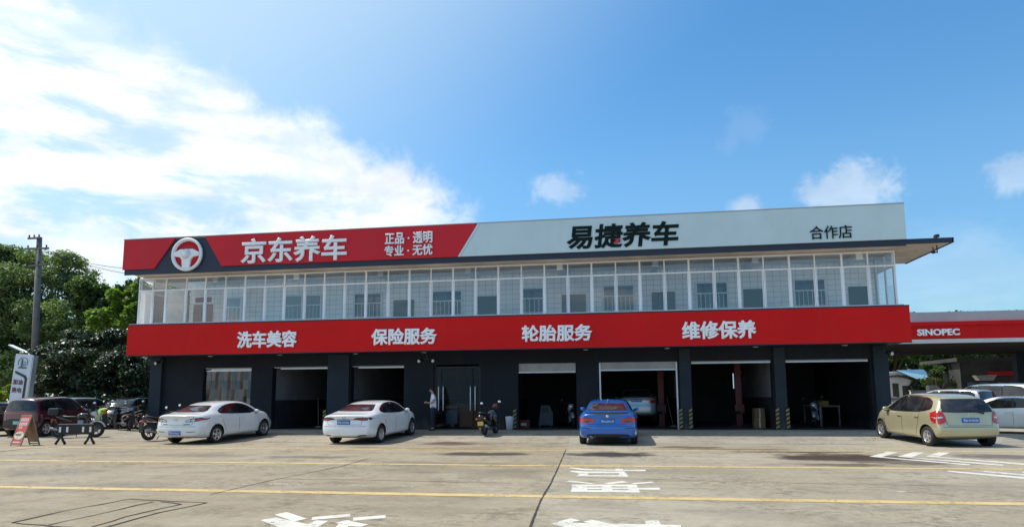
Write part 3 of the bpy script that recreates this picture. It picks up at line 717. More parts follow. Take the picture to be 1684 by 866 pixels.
fb = MB().box(-20.98, 10.53, YF, YF+.12, 3.40, 4.70).box(-20.98, -20.92, YF+.122, 27.4, 3.42, 4.70).box(10.47, 10.53, YF+.122, 27.4, 3.42, 4.70)
obj('panel', fb, M['red'], S2, True, bevel=.008)
obj('top_trim', MB().box(-20.985, 10.535, YF-.005, YF+.125, 4.702, 4.745), M['slate'], S2, True)
obj('bottom_trim', MB().box(-20.985, 10.535, YF-.006, YF+.10, 3.375, 3.398), M['slate'], S2, True)
for s_, a, b, t_, u_ in (('洗车美容', 390.5, 489, 543.5, 571.5), ('保险服务', 611, 719, 539, 567), ('轮胎服务', 858, 974.5, 533.5, 561.5), ('维修保养', 1121, 1244, 527, 557.5)):
    sign_text(s_, a, b, t_, u_, YF-.004, .06, M['white_letter'], S2, bold=.034)

# ------------------------------------------------------------------ vehicles
def pchip(pts, x):
    P = np.array(pts, float); X, Yv = P[:, 0], P[:, 1]; h = np.diff(X); d = np.diff(Yv)/h
    m = np.zeros_like(Yv); m[0], m[-1] = d[0], d[-1]
    for i in range(1, len(X)-1):
        if d[i-1]*d[i] > 0: w1, w2 = 2*h[i]+h[i-1], h[i]+2*h[i-1]; m[i] = (w1+w2)/(w1/d[i-1]+w2/d[i])
    x = np.clip(np.asarray(x, float), X[0], X[-1]); i = np.clip(np.searchsorted(X, x, 'right')-1, 0, len(h)-1)
    t = (x-X[i])/h[i]; t2, t3 = t*t, t*t*t
    return (2*t3-3*t2+1)*Yv[i]+(t3-2*t2+t)*h[i]*m[i]+(-2*t3+3*t2)*Yv[i+1]+(t3-t2)*h[i]*m[i+1]
def sst(a, b, x): t = np.clip((x-a)/(b-a), 0, 1); return t*t*(3-2*t)
def body_mesh(S):
    xr, xf = S['top'][0][0], S['top'][-1][0]; L = xf-xr
    xs = sorted(set([round(q, 3) for q in list(np.linspace(xr, xf, 30))+[xr+.05, xr+.12, xf-.05, xf-.12]]))
    T, Bt, Wd, Zb = (pchip(S[k], xs) for k in ('top', 'belt', 'w', 'bot'))
    Wr = pchip(S['wr'], xs)
    rows = []
    for i, x in enumerate(xs):
        w, zb, zt = Wd[i], Zb[i], T[i]; zl = min(Bt[i], zt-.015); g = zt-zl; gh = float(sst(.10, .36, g)); wr = Wr[i]
        def mixp(a, b): return (a[0]+(b[0]-a[0])*gh, a[1]+(b[1]-a[1])*gh)
        wg = .925*w
        r = [(.86*w, zb), (.965*w, zb+.05), (.992*w, zb+.20), (1.0*w, zb+(zl-zb)*.55), (.990*w, zl-.09), (.965*w, zl-.015)]
        r += [mixp((.88*w, zl+.5*g), (wg, zl+.035)), mixp((.74*w, zl+.80*g), (wg+(wr-wg)*.62, zl+.62*(g-.07))), mixp((.58*w, zl+.93*g), (wr, zt-.075)), mixp((.40*w, zl+.985*g), (wr-.11, zt-.018))]
        rows.append((x, r, zt, zb))
    NR = 10; V = []; Fc = []; idx = []
    def push(x, y, z):
        # nose and tail: rake in side view, rounding in plan
        w0 = S['w'][len(S['w'])//2][1]
        kr = float(1-sst(xr, xr+S.get('rr', .75), np.array(x))); kf = float(sst(xf-S.get('fr', .9), xf, np.array(x)))
        dx = kr*float(np.interp(z, *zip(*S['rearp'])))+kr*S.get('rc', .16)*abs(y/w0)**2.6
        dx -= kf*float(np.interp(z, *zip(*S['frontp'])))+kf*S.get('fc', .38)*abs(y/w0)**2.4
        V.append((x+dx, y, z)); return len(V)-1
    grid = []
    for (x, r, zt, zb) in rows:
        ring = [push(x, -r[0][0]*q, zb) for q in (.5, 0, -.5)]
        ring += [push(x, a, z) for a, z in r]
        ring += [push(x, r[9][0]*q, zt-.004*(q != 0)+.004) for q in (.5, 0, -.5)]
        ring += [push(x, -a, z) for a, z in reversed(r)]
        grid.append(ring)
    n = len(grid[0])
    for a, b in zip(grid, grid[1:]):
        for j in range(n): k = (j+1) % n; Fc.append((a[j], a[k], b[k], b[j]))
    for e, ring in ((0, grid[0]), (-1, grid[-1])):
        x, r, zt, zb = rows[e]
        R_ = ring[3:13]; Lf = list(reversed(ring[16:26])); tab = []
        for i in range(NR):
            if i == 0: mid = [ring[0], ring[1], ring[2]]
            elif i == 9: mid = [ring[15], ring[14], ring[13]]
            else: mid = [push(x, r[i][0]*q, r[i][1]) for q in (-.5, 0, .5)]
            tab.append([Lf[i]]+mid+[R_[i]])
        for i in range(NR-1):
            for j in range(4):
                q = (tab[i][j], tab[i][j+1], tab[i+1][j+1], tab[i+1][j]); Fc.append(q)
    me = bpy.data.meshes.new('body'); me.from_pydata(V, [], Fc)
    bm = bmesh.new(); bm.from_mesh(me); bmesh.ops.recalc_face_normals(bm, faces=bm.faces); bm.to_mesh(me); bm.free()
    return me
def evalmesh(o):
    dg = bpy.context.evaluated_depsgraph_get(); dg.update(); return bpy.data.meshes.new_from_object(o.evaluated_get(dg))
def rep(poly, step=.05):
    out = []
    for a, b in zip(poly, poly[1:]+poly[:1]):
        n = max(1, int(math.hypot(b[0]-a[0], b[1]-a[1])/step)); out += [(a[0]+(b[0]-a[0])*i/n, a[1]+(b[1]-a[1])*i/n) for i in range(n)]
    return out
def smoothpoly(poly, it=2):
    for _ in range(it):
        o = []
        for a, b in zip(poly, poly[1:]+poly[:1]): o += [(a[0]*.75+b[0]*.25, a[1]*.75+b[1]*.25), (a[0]*.25+b[0]*.75, a[1]*.25+b[1]*.75)]
        poly = o
    return poly
def inside(p, poly):
    c = False; x, y = p
    for (x0, y0), (x1, y1) in zip(poly, poly[1:]+poly[:1]):
        if (y0 > y) != (y1 > y) and x < (x1-x0)*(y-y0)/(y1-y0)+x0: c = not c
    return c
def patch_mesh(bvh, poly, view, off, step=.06, rnd=2):
    """a sheet lying on the bodywork under an outline drawn in side, rear or front view"""
    poly = smoothpoly(list(poly), rnd) if rnd else list(poly); bd = rep(poly, step)
    xs_, ys_ = zip(*bd); pts = list(bd)
    for i in range(int((max(xs_)-min(xs_))/step)+1):
        for j in range(int((max(ys_)-min(ys_))/step)+1):
            p = (min(xs_)+(i+.5)*step, min(ys_)+(j+.5)*step)
            if inside(p, poly) and min((p[0]-q[0])**2+(p[1]-q[1])**2 for q in bd) > (step*.45)**2: pts.append(p)
    nb_ = len(bd)
    vs_, es, fs, *_ = delaunay_2d_cdt([Vector(p) for p in pts], [(i, (i+1) % nb_) for i in range(nb_)], [], 1, 1e-5)
    out = []; ok = []
    for p in vs_:
        a, b = p
        o_, d_ = {'left': (Vector((a, 3, b)), Vector((0, -1, 0))), 'right': (Vector((a, -3, b)), Vector((0, 1, 0))), 'rear': (Vector((-6, a, b)), Vector((1, 0, 0))),
                  'front': (Vector((6, a, b)), Vector((-1, 0, 0))), 'top': (Vector((a, b, 4)), Vector((0, 0, -1)))}[view]
        h, nrm, *_2 = bvh.ray_cast(o_, d_)
        if h is None: out.append((0, 0, 0)); ok.append(False)
        else: out.append(tuple(h+nrm*off)); ok.append(True)
    mb = MB(); mb.v = out
    for f in fs:
        if all(ok[i] for i in f): mb.f.append(tuple(f)); mb.mi.append(0); mb.sm.append(True)
    return mb
def wheel_meshes(r, rr, spokes, wd=.20, style='five'):
    t = MB().lathe([(rr-.01, -wd*.42), (rr+.01, -wd/2), (r-.025, -wd/2), (r, -wd*.36), (r, wd*.36), (r-.025, wd/2), (rr+.01, wd/2), (rr-.004, wd*.44)], (0, 0, 0), 'y', 36)
    m = MB().lathe([(rr+.004, wd*.42), (rr-.008, wd*.49), (rr-.028, wd*.44), (rr-.032, wd*.05), (rr-.04, -wd*.3)], (0, 0, 0), 'y', 36)
    m.lathe([(rr-.03, wd*.04), (0, wd*.04)], (0, 0, 0), 'y', 24, 1)
    for k in range(spokes):
        a = 2*math.pi*k/spokes+.3; ca, sa = math.cos(a), math.sin(a); pw = .034 if style == 'thin' else .052
        sets = [(-pw, pw*.75)] if style != 'twin' else [(-.05, -.012), (.012, .05)]
        for lo, hi in sets:
            pts = [(.03, lo*.7), (rr-.02, lo), (rr-.02, hi), (.03, hi*.7)]
            m.prism([(p*ca-q*sa, p*sa+q*ca) for p, q in pts], wd*.30, wd*.43)
    m.lathe([(0, wd*.47), (.045, wd*.46), (.06, wd*.40), (.06, wd*.2)], (0, 0, 0), 'y', 16)
    return mesh_from(t, 'wheel'), mesh_from(m, 'rim')
def car(S, label, cat, paintm, rear=None, a=0., loc=None, group=None, name='parked_car', plate=None, mirror=True, scale=1., platemat='plateblue'):
    """rear: ground point of the rear axle's middle; a: heading in degrees to the right of straight-in"""
    sn, cs = math.sin(R(a)), math.cos(R(a)); wb = S['wb']*(scale[0] if hasattr(scale, '__len__') else scale)
    zf = lambda x, y: rampz(y) if AX0 < x < AX1 else 0.
    if 'zfix' in S: zr_ = zf_ = S['zfix']
    else: zr_ = zf(rear[0], rear[1]); zf_ = zf(rear[0]+wb*sn, rear[1]+wb*cs)
    root = thing(name, label, cat, (rear[0]+wb/2*sn, rear[1]+wb/2*cs, (zr_+zf_)/2), (0, 0, 0), group)
    root.rotation_euler = Euler((0, -math.atan2(zf_-zr_, wb), R(90-a)), 'XYZ'); root.scale = scale if hasattr(scale, '__len__') else (scale,)*3
    me = body_mesh(S); me.materials.append(paintm); me.materials.append(M['well'])
    bo = bpy.data.objects.new('body', me); COL.objects.link(bo)
    ss = bo.modifiers.new('s', 'SUBSURF'); ss.levels = ss.render_levels = 1
    m0 = evalmesh(bo); bvh = BVHTree.FromPolygons([v.co for v in m0.vertices], [tuple(p.vertices) for p in m0.polygons])
    w = max(q[1] for q in S['w']); wr_ = S['wheelr']
    cut = MB()
    for x in (-S['wb']/2, S['wb']/2):
        for s in (-1, 1):
            y0, y1 = (w-.30, w+.3) if s > 0 else (-w-.3, -w+.30); n0 = len(cut.v); seg = 30
            for y in (y0, y1): cut.v += [(x+(wr_+S.get('gap', .045))*math.cos(2*math.pi*j/seg), y, wr_+.02+(wr_+S.get('gap', .045))*math.sin(2*math.pi*j/seg)) for j in range(seg)]
            for j in range(seg): k = (j+1) % seg; cut.f.append((n0+j, n0+k, n0+seg+k, n0+seg+j)); cut.mi.append(1); cut.sm.append(False)
            cut.f.append(tuple(range(n0, n0+seg))); cut.f.append(tuple(range(n0+2*seg-1, n0+seg-1, -1))); cut.mi += [1, 1]; cut.sm += [False]*2
    cm = mesh_from(cut, 'cut'); cm.materials.append(paintm); cm.materials.append(M['well'])
    for p in cm.polygons: p.material_index = 1
    co = bpy.data.objects.new('cut', cm); COL.objects.link(co)
    bl = bo.modifiers.new('b', 'BOOLEAN'); bl.operation = 'DIFFERENCE'; bl.object = co; bl.solver = 'EXACT'
    m1 = evalmesh(bo); bpy.data.objects.remove(bo); bpy.data.objects.remove(co)
    zlow = min(q[1] for q in S['bot'])
    for p in m1.polygons:
        p.use_smooth = p.material_index == 0
        if p.center.z < zlow+.035 and p.normal.z < -.6: p.material_index = 1
    m1.name = 'body'; bo = bpy.data.objects.new('body', m1); COL.objects.link(bo); bo.parent = root
    if len(m1.materials) < 2: m1.materials.clear(); m1.materials.append(paintm); m1.materials.append(M['well'])
    def P(nm, poly, view, m, off=.004, rnd=2, par=None, step=.06, **kw):
        return obj(nm, patch_mesh(bvh, poly, view, off, step, rnd), M[m] if isinstance(m, str) else m, par or root, **kw)
    def both(nm, poly, m, off=.004, rnd=2, **kw):
        for v in ('left', 'right'): P(nm, poly, v, m, off, rnd, **kw)
    def hit(view, u, v):
        o_, d_ = {'left': (Vector((u, 3, v)), Vector((0, -1, 0))), 'right': (Vector((u, -3, v)), Vector((0, 1, 0))), 'rear': (Vector((-6, u, v)), Vector((1, 0, 0))), 'front': (Vector((6, u, v)), Vector((-1, 0, 0)))}[view]
        h = bvh.ray_cast(o_, d_)[0]; return h if h is not None else Vector((S['top'][0][0], u, v))
    # glass
    sg = S['side']
    cx_ = sum(p[0] for p in sg)/len(sg); cz_ = sum(p[1] for p in sg)/len(sg)
    both('window_trim', [(cx_+(p[0]-cx_)*1.03, cz_+(p[1]-cz_)*1.09) for p in sg], 'trim', .003, 1)
    def clip(poly, lo, hi):
        def half(pl, xk, keep):
            out = []
            for p, q in zip(pl, pl[1:]+pl[:1]):
                ip, iq = keep(p[0]), keep(q[0])
                if ip: out.append(p)
                if ip != iq: t = (xk-p[0])/(q[0]-p[0]); out.append((xk, p[1]+(q[1]-p[1])*t))
            return out
        pl = half(smoothpoly(list(poly), 2), lo, lambda x: x >= lo); return half(pl, hi, lambda x: x <= hi) if pl else pl
    for lo, hi in S['split']:
        pl = clip(sg, lo, hi)
        if len(pl) > 2: both('side_window', pl, S.get('sg', 'glass'), .007, 0)
    mir = lambda pl: [(-p, q) for p, q in reversed(pl)]
    full = lambda pl: pl+[(-p, q) for p, q in reversed(pl)]
    P('rear_window', full(S['rwin']), 'rear', 'trim', .003, 1); P('rear_window', [(p*.975, S['rwin'][0][1]+(q-S['rwin'][0][1])*.97+.006) for p, q in full(S['rwin'])], 'rear', S.get('rg', 'glassrear'), .007, 2)
    P('windscreen', full(S['fwin']), 'front', 'glass', .005, 1)
    for (nm, poly, m, off) in S['rear']:
        for pl in (poly, mir(poly)): P(nm, pl, 'rear', m, off, 1, step=.04)
    for (nm, poly, m, off) in S.get('rearc', []): P(nm, poly, 'rear', m, off, 1, step=.05)
    for (nm, poly, m, off) in S.get('sidep', []): both(nm, poly, m, off, 1, step=.05)
    for (nm, poly, m, off) in S.get('front', []):
        for pl in (poly, mir(poly)): P(nm, pl, 'front', m, off, 1)
    # shut lines
    for view, lines in (('left', S['seams']), ('right', S['seams']), ('rear', S.get('rseams', []))):
        for ln in lines:
            sm = MB(); pts = []
            for p, q in zip(ln, ln[1:]):
                n = max(3, int(math.hypot(q[0]-p[0], q[1]-p[1])/.12)); pts += [(p[0]+(q[0]-p[0])*i/n, p[1]+(q[1]-p[1])*i/n) for i in range(n)]
            pts = [hit(view, *p) for p in pts+[ln[-1]]]
            obj('shut_line', sm.tube(pts, .0055, 5), M['well'], root)
    for s, view in ((1, 'left'), (-1, 'right')):
        for hx, hz in S['handles']:
            h = hit(view, hx, hz); obj('door_handle', MB().box(h.x-.10, h.x+.10, h.y-.02 if s > 0 else h.y-.035, h.y+.035 if s > 0 else h.y+.02, hz-.018, hz+.018), S.get('handlem', paintm), root, bevel=.01)
        if mirror:
            mx0, mz0 = S['mirror']; h = hit(view, mx0, mz0-.06)
            mo = obj('door_mirror', MB().blob([(mx0-.09, h.y+s*.10, mz0, .07, .05), (mx0-.07, h.y+s*.10, mz0+.005, .085, .062), (mx0+.02, h.y+s*.09, mz0, .078, .055), (mx0+.08, h.y+s*.08, mz0, .045, .03)]), paintm, root)
            obj('mirror_stem', MB().bar((mx0+.02, h.y-s*.02, mz0-.07), (mx0, h.y+s*.10, mz0-.05), .07, .04), M['black'], mo)
    tw, rw = wheel_meshes(wr_, S['rimr'], S['spokes'], S.get('tw', .205), S.get('style', 'five'))
    for m_, nm in ((tw, 'rubber'),): tw.materials.append(M['rubber'])
    rw.materials.append(M[S.get('rimm', 'rim')]); rw.materials.append(M['well'])
    for x in (-S['wb']/2, S['wb']/2):
        for s in (-1, 1):
            wo = bpy.data.objects.new('wheel', tw); COL.objects.link(wo); wo.parent = root; wo.location = (x, s*(w-.115), wr_); wo.rotation_euler = (0, random.uniform(0, 1.2), 0 if s > 0 else math.pi)
            ro = bpy.data.objects.new('rim', rw); COL.objects.link(ro); ro.parent = wo
    if plate:
        pz = S['platez']; h = hit('rear', 0, pz)
        po = obj('number_plate', MB().box(h.x-.016, h.x+.02, -.22, .22, pz-.07, pz+.07), M[platemat], root, bevel=.004)
        tm = text(plate, .38, .088, .004, .0); tm.transform(Matrix.Translation((h.x-.017, .19, pz-.044)) @ Matrix.Rotation(-math.pi/2, 4, 'Z'))
        obj('lettering', tm, M['platewhite'], po)
    if 'logo' in S:
        ly, lz, kind = S['logo']; h = hit('rear', ly, lz); x = h.x-.008
        lg = MB()
        if kind == 'rings':
            for rx_, rz_, dz in ((.065, .044, 0), (.022, .042, 0), (.05, .018, .02)): lg.tube([(x, rx_*math.cos(t*math.pi/9), lz+dz+rz_*math.sin(t*math.pi/9)) for t in range(19)], .006, 6, cap=False)
        elif kind == 'roundel':
            lg.lathe([(0, -.012), (.042, -.012), (.045, 0)], (x, 0, lz), 'x', 20); lg.face([(x-.016, 0, lz), (x-.016, .028, lz), (x-.016, .02, lz+.02), (x-.016, 0, lz+.028)]); lg.face([(x-.016, 0, lz), (x-.016, -.028, lz), (x-.016, -.02, lz-.02), (x-.016, 0, lz-.028)])
        elif kind == 'wing':
            lg.tube([(x, .07*math.cos(t*math.pi/9), lz+.05*math.sin(t*math.pi/9)) for t in range(19)], .006, 6, cap=False).tube([(x, .06, lz+.02), (x, .03, lz+.015), (x, 0, lz-.02), (x, -.03, lz+.015), (x, -.06, lz+.02)], .007, 6)
        else:
            for y in (-.035, .035): lg.bar((x, y*.8, lz-.045), (x, y*1.2, lz+.045), .012)
            lg.bar((x, -.033, lz), (x, .033, lz), .012)
        obj('badge', lg, M['chrome'], root)
    return root, hit
SEDAN = dict(wb=2.66, wheelr=.315, rimr=.215, spokes=5,
    top=[(-2.36, 1.03), (-2.27, 1.075), (-2.0, 1.085), (-1.72, 1.13), (-1.15, 1.345), (-.65, 1.44), (-.1, 1.465), (.35, 1.44), (.85, 1.29), (1.30, 1.05), (1.65, .98), (2.05, .87), (2.24, .72)],
    belt=[(-2.36, .95), (-1.9, 1.01), (-1., .985), (.4, .94), (1.3, .90), (2.0, .77), (2.24, .62)],
    w=[(-2.36, .80), (-2.1, .86), (-1.3, .885), (0, .88), (1.3, .88), (1.9, .84), (2.24, .72)],
    wr=[(-2.36, .62), (-1.3, .60), (-.6, .625), (.4, .62), (1.2, .66), (2.24, .6)],
    bot=[(-2.36, .34), (-2.15, .25), (-1.3, .20), (1.3, .19), (2.05, .20), (2.24, .25)],
    rearp=[(.2, .14), (.34, .03), (.45, 0), (.66, .01), (.74, .055), (.92, .06), (1.02, .03), (1.4, .03)], frontp=[(.2, .06), (.4, 0), (.6, .02), (.8, .10), (1.2, .2)],
    side=[(1.02, .975), (-.98, 1.045), (-1.16, 1.115), (-1.05, 1.20), (-.72, 1.335), (-.25, 1.385), (.2, 1.365), (.60, 1.235)], split=[(-2, -.20), (-.13, 2)],
    rwin=[(.46, 1.34), (.50, 1.32), (.60, 1.15), (.58, 1.135)], fwin=[(.50, 1.36), (.66, 1.06)],
    rear=[], platez=.82, seams=[[(.98, .94), (.98, .55), (.80, .27)], [(-.16, .98), (-.16, .27)], [(-1.16, 1.0), (-1.02, .75), (-.88, .42)], [(.75, .26), (-.8, .26)]],
    rseams=[[(-.62, 1.0), (-.58, .72), (.58, .72), (.62, 1.0)], [(-.84, .66), (.84, .66)]], handles=[(-.02, .84), (-1.0, .87)], mirror=(.84, 1.035))
def spec(base, **kw): d = dict(base); d.update(kw); return d
MAZ = spec(SEDAN, top=[(-2.32, 1.04), (-2.24, 1.085), (-2.0, 1.10), (-1.74, 1.15), (-1.15, 1.36), (-.65, 1.455), (-.1, 1.475), (.35, 1.45), (.9, 1.28), (1.36, 1.055), (1.7, .99), (2.08, .87), (2.26, .71)],
    rear=[('tail_lamp', [(-.31, .815), (-.42, .895), (-.62, .945), (-.86, .965), (-.86, .86), (-.60, .82)], 'black', .005), ('tail_lamp_lens', [(-.36, .83), (-.44, .885), (-.53, .905), (-.53, .835)], 'tailclear', .010), ('tail_lamp_lens', [(-.55, .835), (-.55, .91), (-.67, .93), (-.67, .84)], 'tailclear', .010),
          ('tail_lamp_lens', [(-.69, .845), (-.69, .93), (-.85, .95), (-.85, .87)], 'tailred', .010), ('bumper_slot', [(-.30, .745), (-.30, .725), (-.52, .735), (-.52, .755)], 'black', .006), ('bumper_slot', [(-.40, .475), (-.40, .455), (-.72, .475), (-.72, .495)], 'black', .006)],
    sidep=[('tail_lamp', [(-2.20, .955), (-1.98, .97), (-2.05, .90), (-2.2, .87)], 'taildark', .008), ('side_repeater', [(1.12, .78), (1.2, .78), (1.2, .75), (1.12, .75)], 'tailclear', .006)],
    platez=.44, logo=(0, .90, 'wing'), rg='glassrear')
COR = spec(SEDAN, wb=2.70, top=[(-2.36, 1.02), (-2.28, 1.055), (-2.05, 1.07), (-1.72, 1.12), (-1.15, 1.315), (-.65, 1.415), (-.1, 1.445), (.35, 1.425), (.9, 1.26), (1.36, 1.03), (1.7, .97), (2.1, .84), (2.28, .70)],
    rear=[('tail_lamp', [(-.30, .90), (-.40, .955), (-.60, .965), (-.87, .955), (-.87, .875), (-.66, .845), (-.52, .865)], 'taildark', .006), ('tail_lamp_lens', [(-.56, .875), (-.56, .93), (-.72, .925), (-.72, .87)], 'tailred', .010), ('bumper_slot', [(-.44, .345), (-.50, .37), (-.80, .38), (-.80, .35), (-.5, .325)], 'black', .006)],
    rearc=[('boot_trim', [(-.42, .875), (-.34, .905), (.34, .905), (.42, .875), (.36, .885), (-.36, .885)], 'black', .007)],
    sidep=[('tail_lamp', [(-2.24, .955), (-1.96, .95), (-2.06, .895), (-2.22, .88)], 'taildark', .008)], platez=.80, logo=(0, .955, 'rings'), wheelr=.318, style='thin', spokes=10, rimr=.205)
BMW = spec(SEDAN, wb=2.69, top=[(-2.28, 1.045), (-2.20, 1.085), (-1.95, 1.09), (-1.7, 1.13), (-1.15, 1.325), (-.65, 1.42), (-.1, 1.44), (.35, 1.415), (.9, 1.26), (1.4, 1.04), (1.75, .99), (2.1, .88), (2.26, .74)],
    w=[(-2.28, .82), (-2.05, .875), (-1.3, .905), (0, .89), (1.3, .90), (1.9, .86), (2.26, .74)],
    rear=[('tail_lamp', [(-.37, .80), (-.42, .90), (-.60, .935), (-.87, .935), (-.88, .80), (-.76, .745), (-.45, .765)], 'tailred', .008), ('tail_lamp_lens', [(-.50, .79), (-.52, .85), (-.70, .86), (-.72, .785)], 'taildark', .011), ('bumper_slot', [(-.50, .60), (-.50, .575), (-.82, .60), (-.82, .625)], 'black', .006)],
    rearc=[('diffuser', [(-.66, .33), (-.60, .42), (.60, .42), (.66, .33), (.55, .27), (-.55, .27)], 'black', .008), ('boot_spoiler', [(-.62, 1.055), (-.62, 1.085), (.62, 1.085), (.62, 1.055)], 'black', .012)],
    sidep=[('tail_lamp', [(-2.15, .93), (-1.92, .92), (-2.0, .84), (-2.15, .80)], 'tailred', .008)], platez=.82, logo=(0, .985, 'roundel'), rimm='rimdark', wheelr=.325, rimr=.23)
HATCH = dict(rg='glass', wb=2.45, wheelr=.29, rimr=.185, spokes=5, rr=.9, rc=.13, fc=.34,
    top=[(-1.86, 1.40), (-1.78, 1.455), (-1.4, 1.49), (-.8, 1.52), (-.2, 1.525), (.25, 1.49), (.8, 1.30), (1.30, 1.06), (1.6, .97), (1.85, .83), (1.98, .68)],
    belt=[(-1.86, 1.02), (-1.4, 1.02), (-.5, .965), (.6, .92), (1.3, .88), (1.75, .76), (1.98, .58)],
    w=[(-1.86, .78), (-1.65, .825), (-1.2, .84), (0, .84), (1.2, .84), (1.7, .80), (1.98, .68)],
    wr=[(-1.86, .56), (-1.2, .60), (0, .605), (.6, .60), (1.2, .64), (1.98, .5)],
    bot=[(-1.86, .33), (-1.7, .25), (-1.2, .19), (1.2, .18), (1.8, .19), (1.98, .24)],
    rearp=[(.2, .14), (.34, .03), (.45, 0), (.62, .0), (.70, .05), (.95, .08), (1.10, .13), (1.40, .33), (1.6, .4)], frontp=[(.2, .06), (.4, 0), (.6, .03), (.8, .12), (1.2, .25)],
    side=[(.98, .955), (-.70, .985), (-1.28, 1.06), (-1.36, 1.14), (-1.22, 1.36), (-.75, 1.435), (-.1, 1.445), (.28, 1.40), (.62, 1.23)], split=[(-2, -.93), (-.86, -.06), (.0, 2)],
    rwin=[(.52, 1.385), (.57, 1.36), (.665, 1.045), (.62, 1.01)], fwin=[(.52, 1.42), (.68, 1.06)],
    rear=[('tail_lamp', [(-.64, 1.06), (-.88, 1.06), (-.88, .68), (-.66, .68), (-.57, .78)], 'tailred', .008), ('tail_lamp_lens', [(-.66, .90), (-.85, .86), (-.85, .82), (-.64, .85)], 'tailclear', .012)],
    rearc=[('bumper_scuff', [(-.7, .36), (-.6, .42), (.2, .40), (.1, .35)], 'black', -.02)],
    sidep=[('tail_lamp', [(-1.62, 1.08), (-1.42, .98), (-1.42, .78), (-1.64, .68)], 'tailred', .008)],
    platez=.79, logo=(0, .955, 'bars'), seams=[[(.95, .92), (.95, .5), (.78, .26)], [(-.03, .95), (-.03, .26)], [(-.92, .98), (-.86, .7), (-.72, .32)], [(.75, .25), (-.7, .25)]],
    rseams=[[(-.62, .95), (-.56, .64), (.56, .64), (.62, .95)], [(-.8, .6), (.8, .6)]], handles=[(.12, .83), (-.78, .85)], mirror=(.80, 1.0))
SUV = spec(HATCH, wb=2.5, wheelr=.33, rimr=.22, rr=.6, rc=.10,
    top=[(-1.90, 1.55), (-1.82, 1.60), (-1.4, 1.635), (-.8, 1.655), (.1, 1.65), (.45, 1.60), (.9, 1.38), (1.2, 1.13), (1.55, 1.07), (1.85, .98), (1.98, .82)],
    belt=[(-1.90, 1.05), (-1.2, 1.04), (.6, 1.0), (1.2, .98), (1.75, .88), (1.98, .70)], w=[(-1.90, .82), (-1.7, .86), (-1.2, .87), (0, .865), (1.2, .87), (1.75, .84), (1.98, .74)],
    wr=[(-1.90, .64), (-1.2, .67), (0, .67), (.6, .66), (1.2, .68), (1.98, .5)], bot=[(-1.9, .38), (-1.7, .28), (-1.2, .23), (1.2, .22), (1.8, .23), (1.98, .3)],
    rearp=[(.2, .14), (.36, .02), (.45, 0), (.7, .03), (1.0, .05), (1.15, .07), (1.55, .20)],
    side=[(.95, 1.03), (-1.45, 1.10), (-1.55, 1.20), (-1.45, 1.50), (-1.0, 1.56), (.1, 1.565), (.45, 1.50), (.72, 1.30)], split=[(-2, -.95), (-.88, -.05), (.02, 2)],
    rwin=[(.60, 1.52), (.65, 1.50), (.72, 1.15), (.68, 1.12)], fwin=[(.58, 1.56), (.70, 1.15)],
    rear=[('tail_lamp', [(-.55, .98), (-.86, .99), (-.86, .90), (-.55, .92)], 'taildark', .008)], rearc=[('bumper_cladding', [(-.80, .36), (-.84, .56), (.84, .56), (.80, .36)], 'black', .006)], sidep=[('arch_cladding', [(-1.7, .30), (-1.6, .42), (-1.55, .36)], 'black', .004)],
    platez=.62, mirror=(.80, 1.1), handles=[(.12, .92), (-.78, .94)])
del SUV['logo']
MPV = spec(SUV, wb=2.95, wheelr=.34, top=[(-2.35, 1.62), (-2.26, 1.68), (-1.6, 1.74), (-.6, 1.76), (.5, 1.74), (1.0, 1.62), (1.5, 1.32), (1.85, 1.12), (2.15, 1.05), (2.42, .95), (2.55, .80)],
    belt=[(-2.35, 1.06), (-1.2, 1.05), (.9, 1.0), (1.6, .98), (2.3, .86), (2.55, .68)], w=[(-2.35, .86), (-2.1, .90), (-1.2, .92), (0, .92), (1.4, .92), (2.2, .87), (2.55, .76)],
    wr=[(-2.35, .68), (-1.2, .72), (.6, .70), (1.4, .70), (2.55, .5)], bot=[(-2.35, .38), (-2.1, .28), (-1.2, .23), (1.2, .22), (2.3, .23), (2.55, .3)],
    side=[(1.5, 1.03), (-1.85, 1.10), (-1.98, 1.20), (-1.85, 1.56), (-1.2, 1.64), (.6, 1.65), (.95, 1.55), (1.25, 1.30)], split=[(-3, -.95), (-.88, .3), (.38, 3)],
    seams=[[(1.4, .98), (1.4, .5), (1.2, .3)], [(.34, 1.0), (.34, .3)], [(-.9, 1.0), (-.9, .6)]], mirror=(1.35, 1.12), handles=[(.5, .94), (-.75, .96)], rwin=[(.62, 1.58), (.67, 1.55), (.74, 1.15), (.70, 1.12)], fwin=[(.6, 1.64), (.74, 1.12)])
SAL = spec(SEDAN, rear=[('tail_lamp', [(-.52, .80), (-.52, .93), (-.86, .95), (-.86, .82)], 'tailred', .008)], sidep=[('tail_lamp', [(-2.22, .94), (-2.0, .93), (-2.02, .83), (-2.2, .82)], 'tailred', .008)])

PW1 = paint('pearl_white_paint', (.76, .77, .78)); PW2 = paint('clean_white_paint', (.80, .81, .83)); PB = paint('metallic_blue_paint', (.010, .135, .52), .2, .25)
PG = paint('champagne_gold_paint', (.50, .46, .30), .45, .3); PS = paint('silver_paint', (.48, .49, .50), .6, .3); PM = paint('dark_maroon_paint', (.075, .010, .018), .2); PK = paint('black_car_paint', (.010, .010, .012), .1, .2)
PT = paint('pale_teal_paint', (.42, .55, .55), .3); PW3 = paint('warm_white_paint', (.82, .80, .75)); PBL = paint('pale_blue_paint', (.28, .40, .52), .4)
def axle(px, py, side, w, a, z=0):
    """rear axle middle from the photo point where a rear tyre meets the ground; side -1: that is the right tyre"""
    p = PZ(px, py, z); r_ = Vector((math.cos(R(a)), -math.sin(R(a)), 0)); return p+r_*(-1 if side < 0 else 1)*w
SCL = (1.03, 1.03, .955)
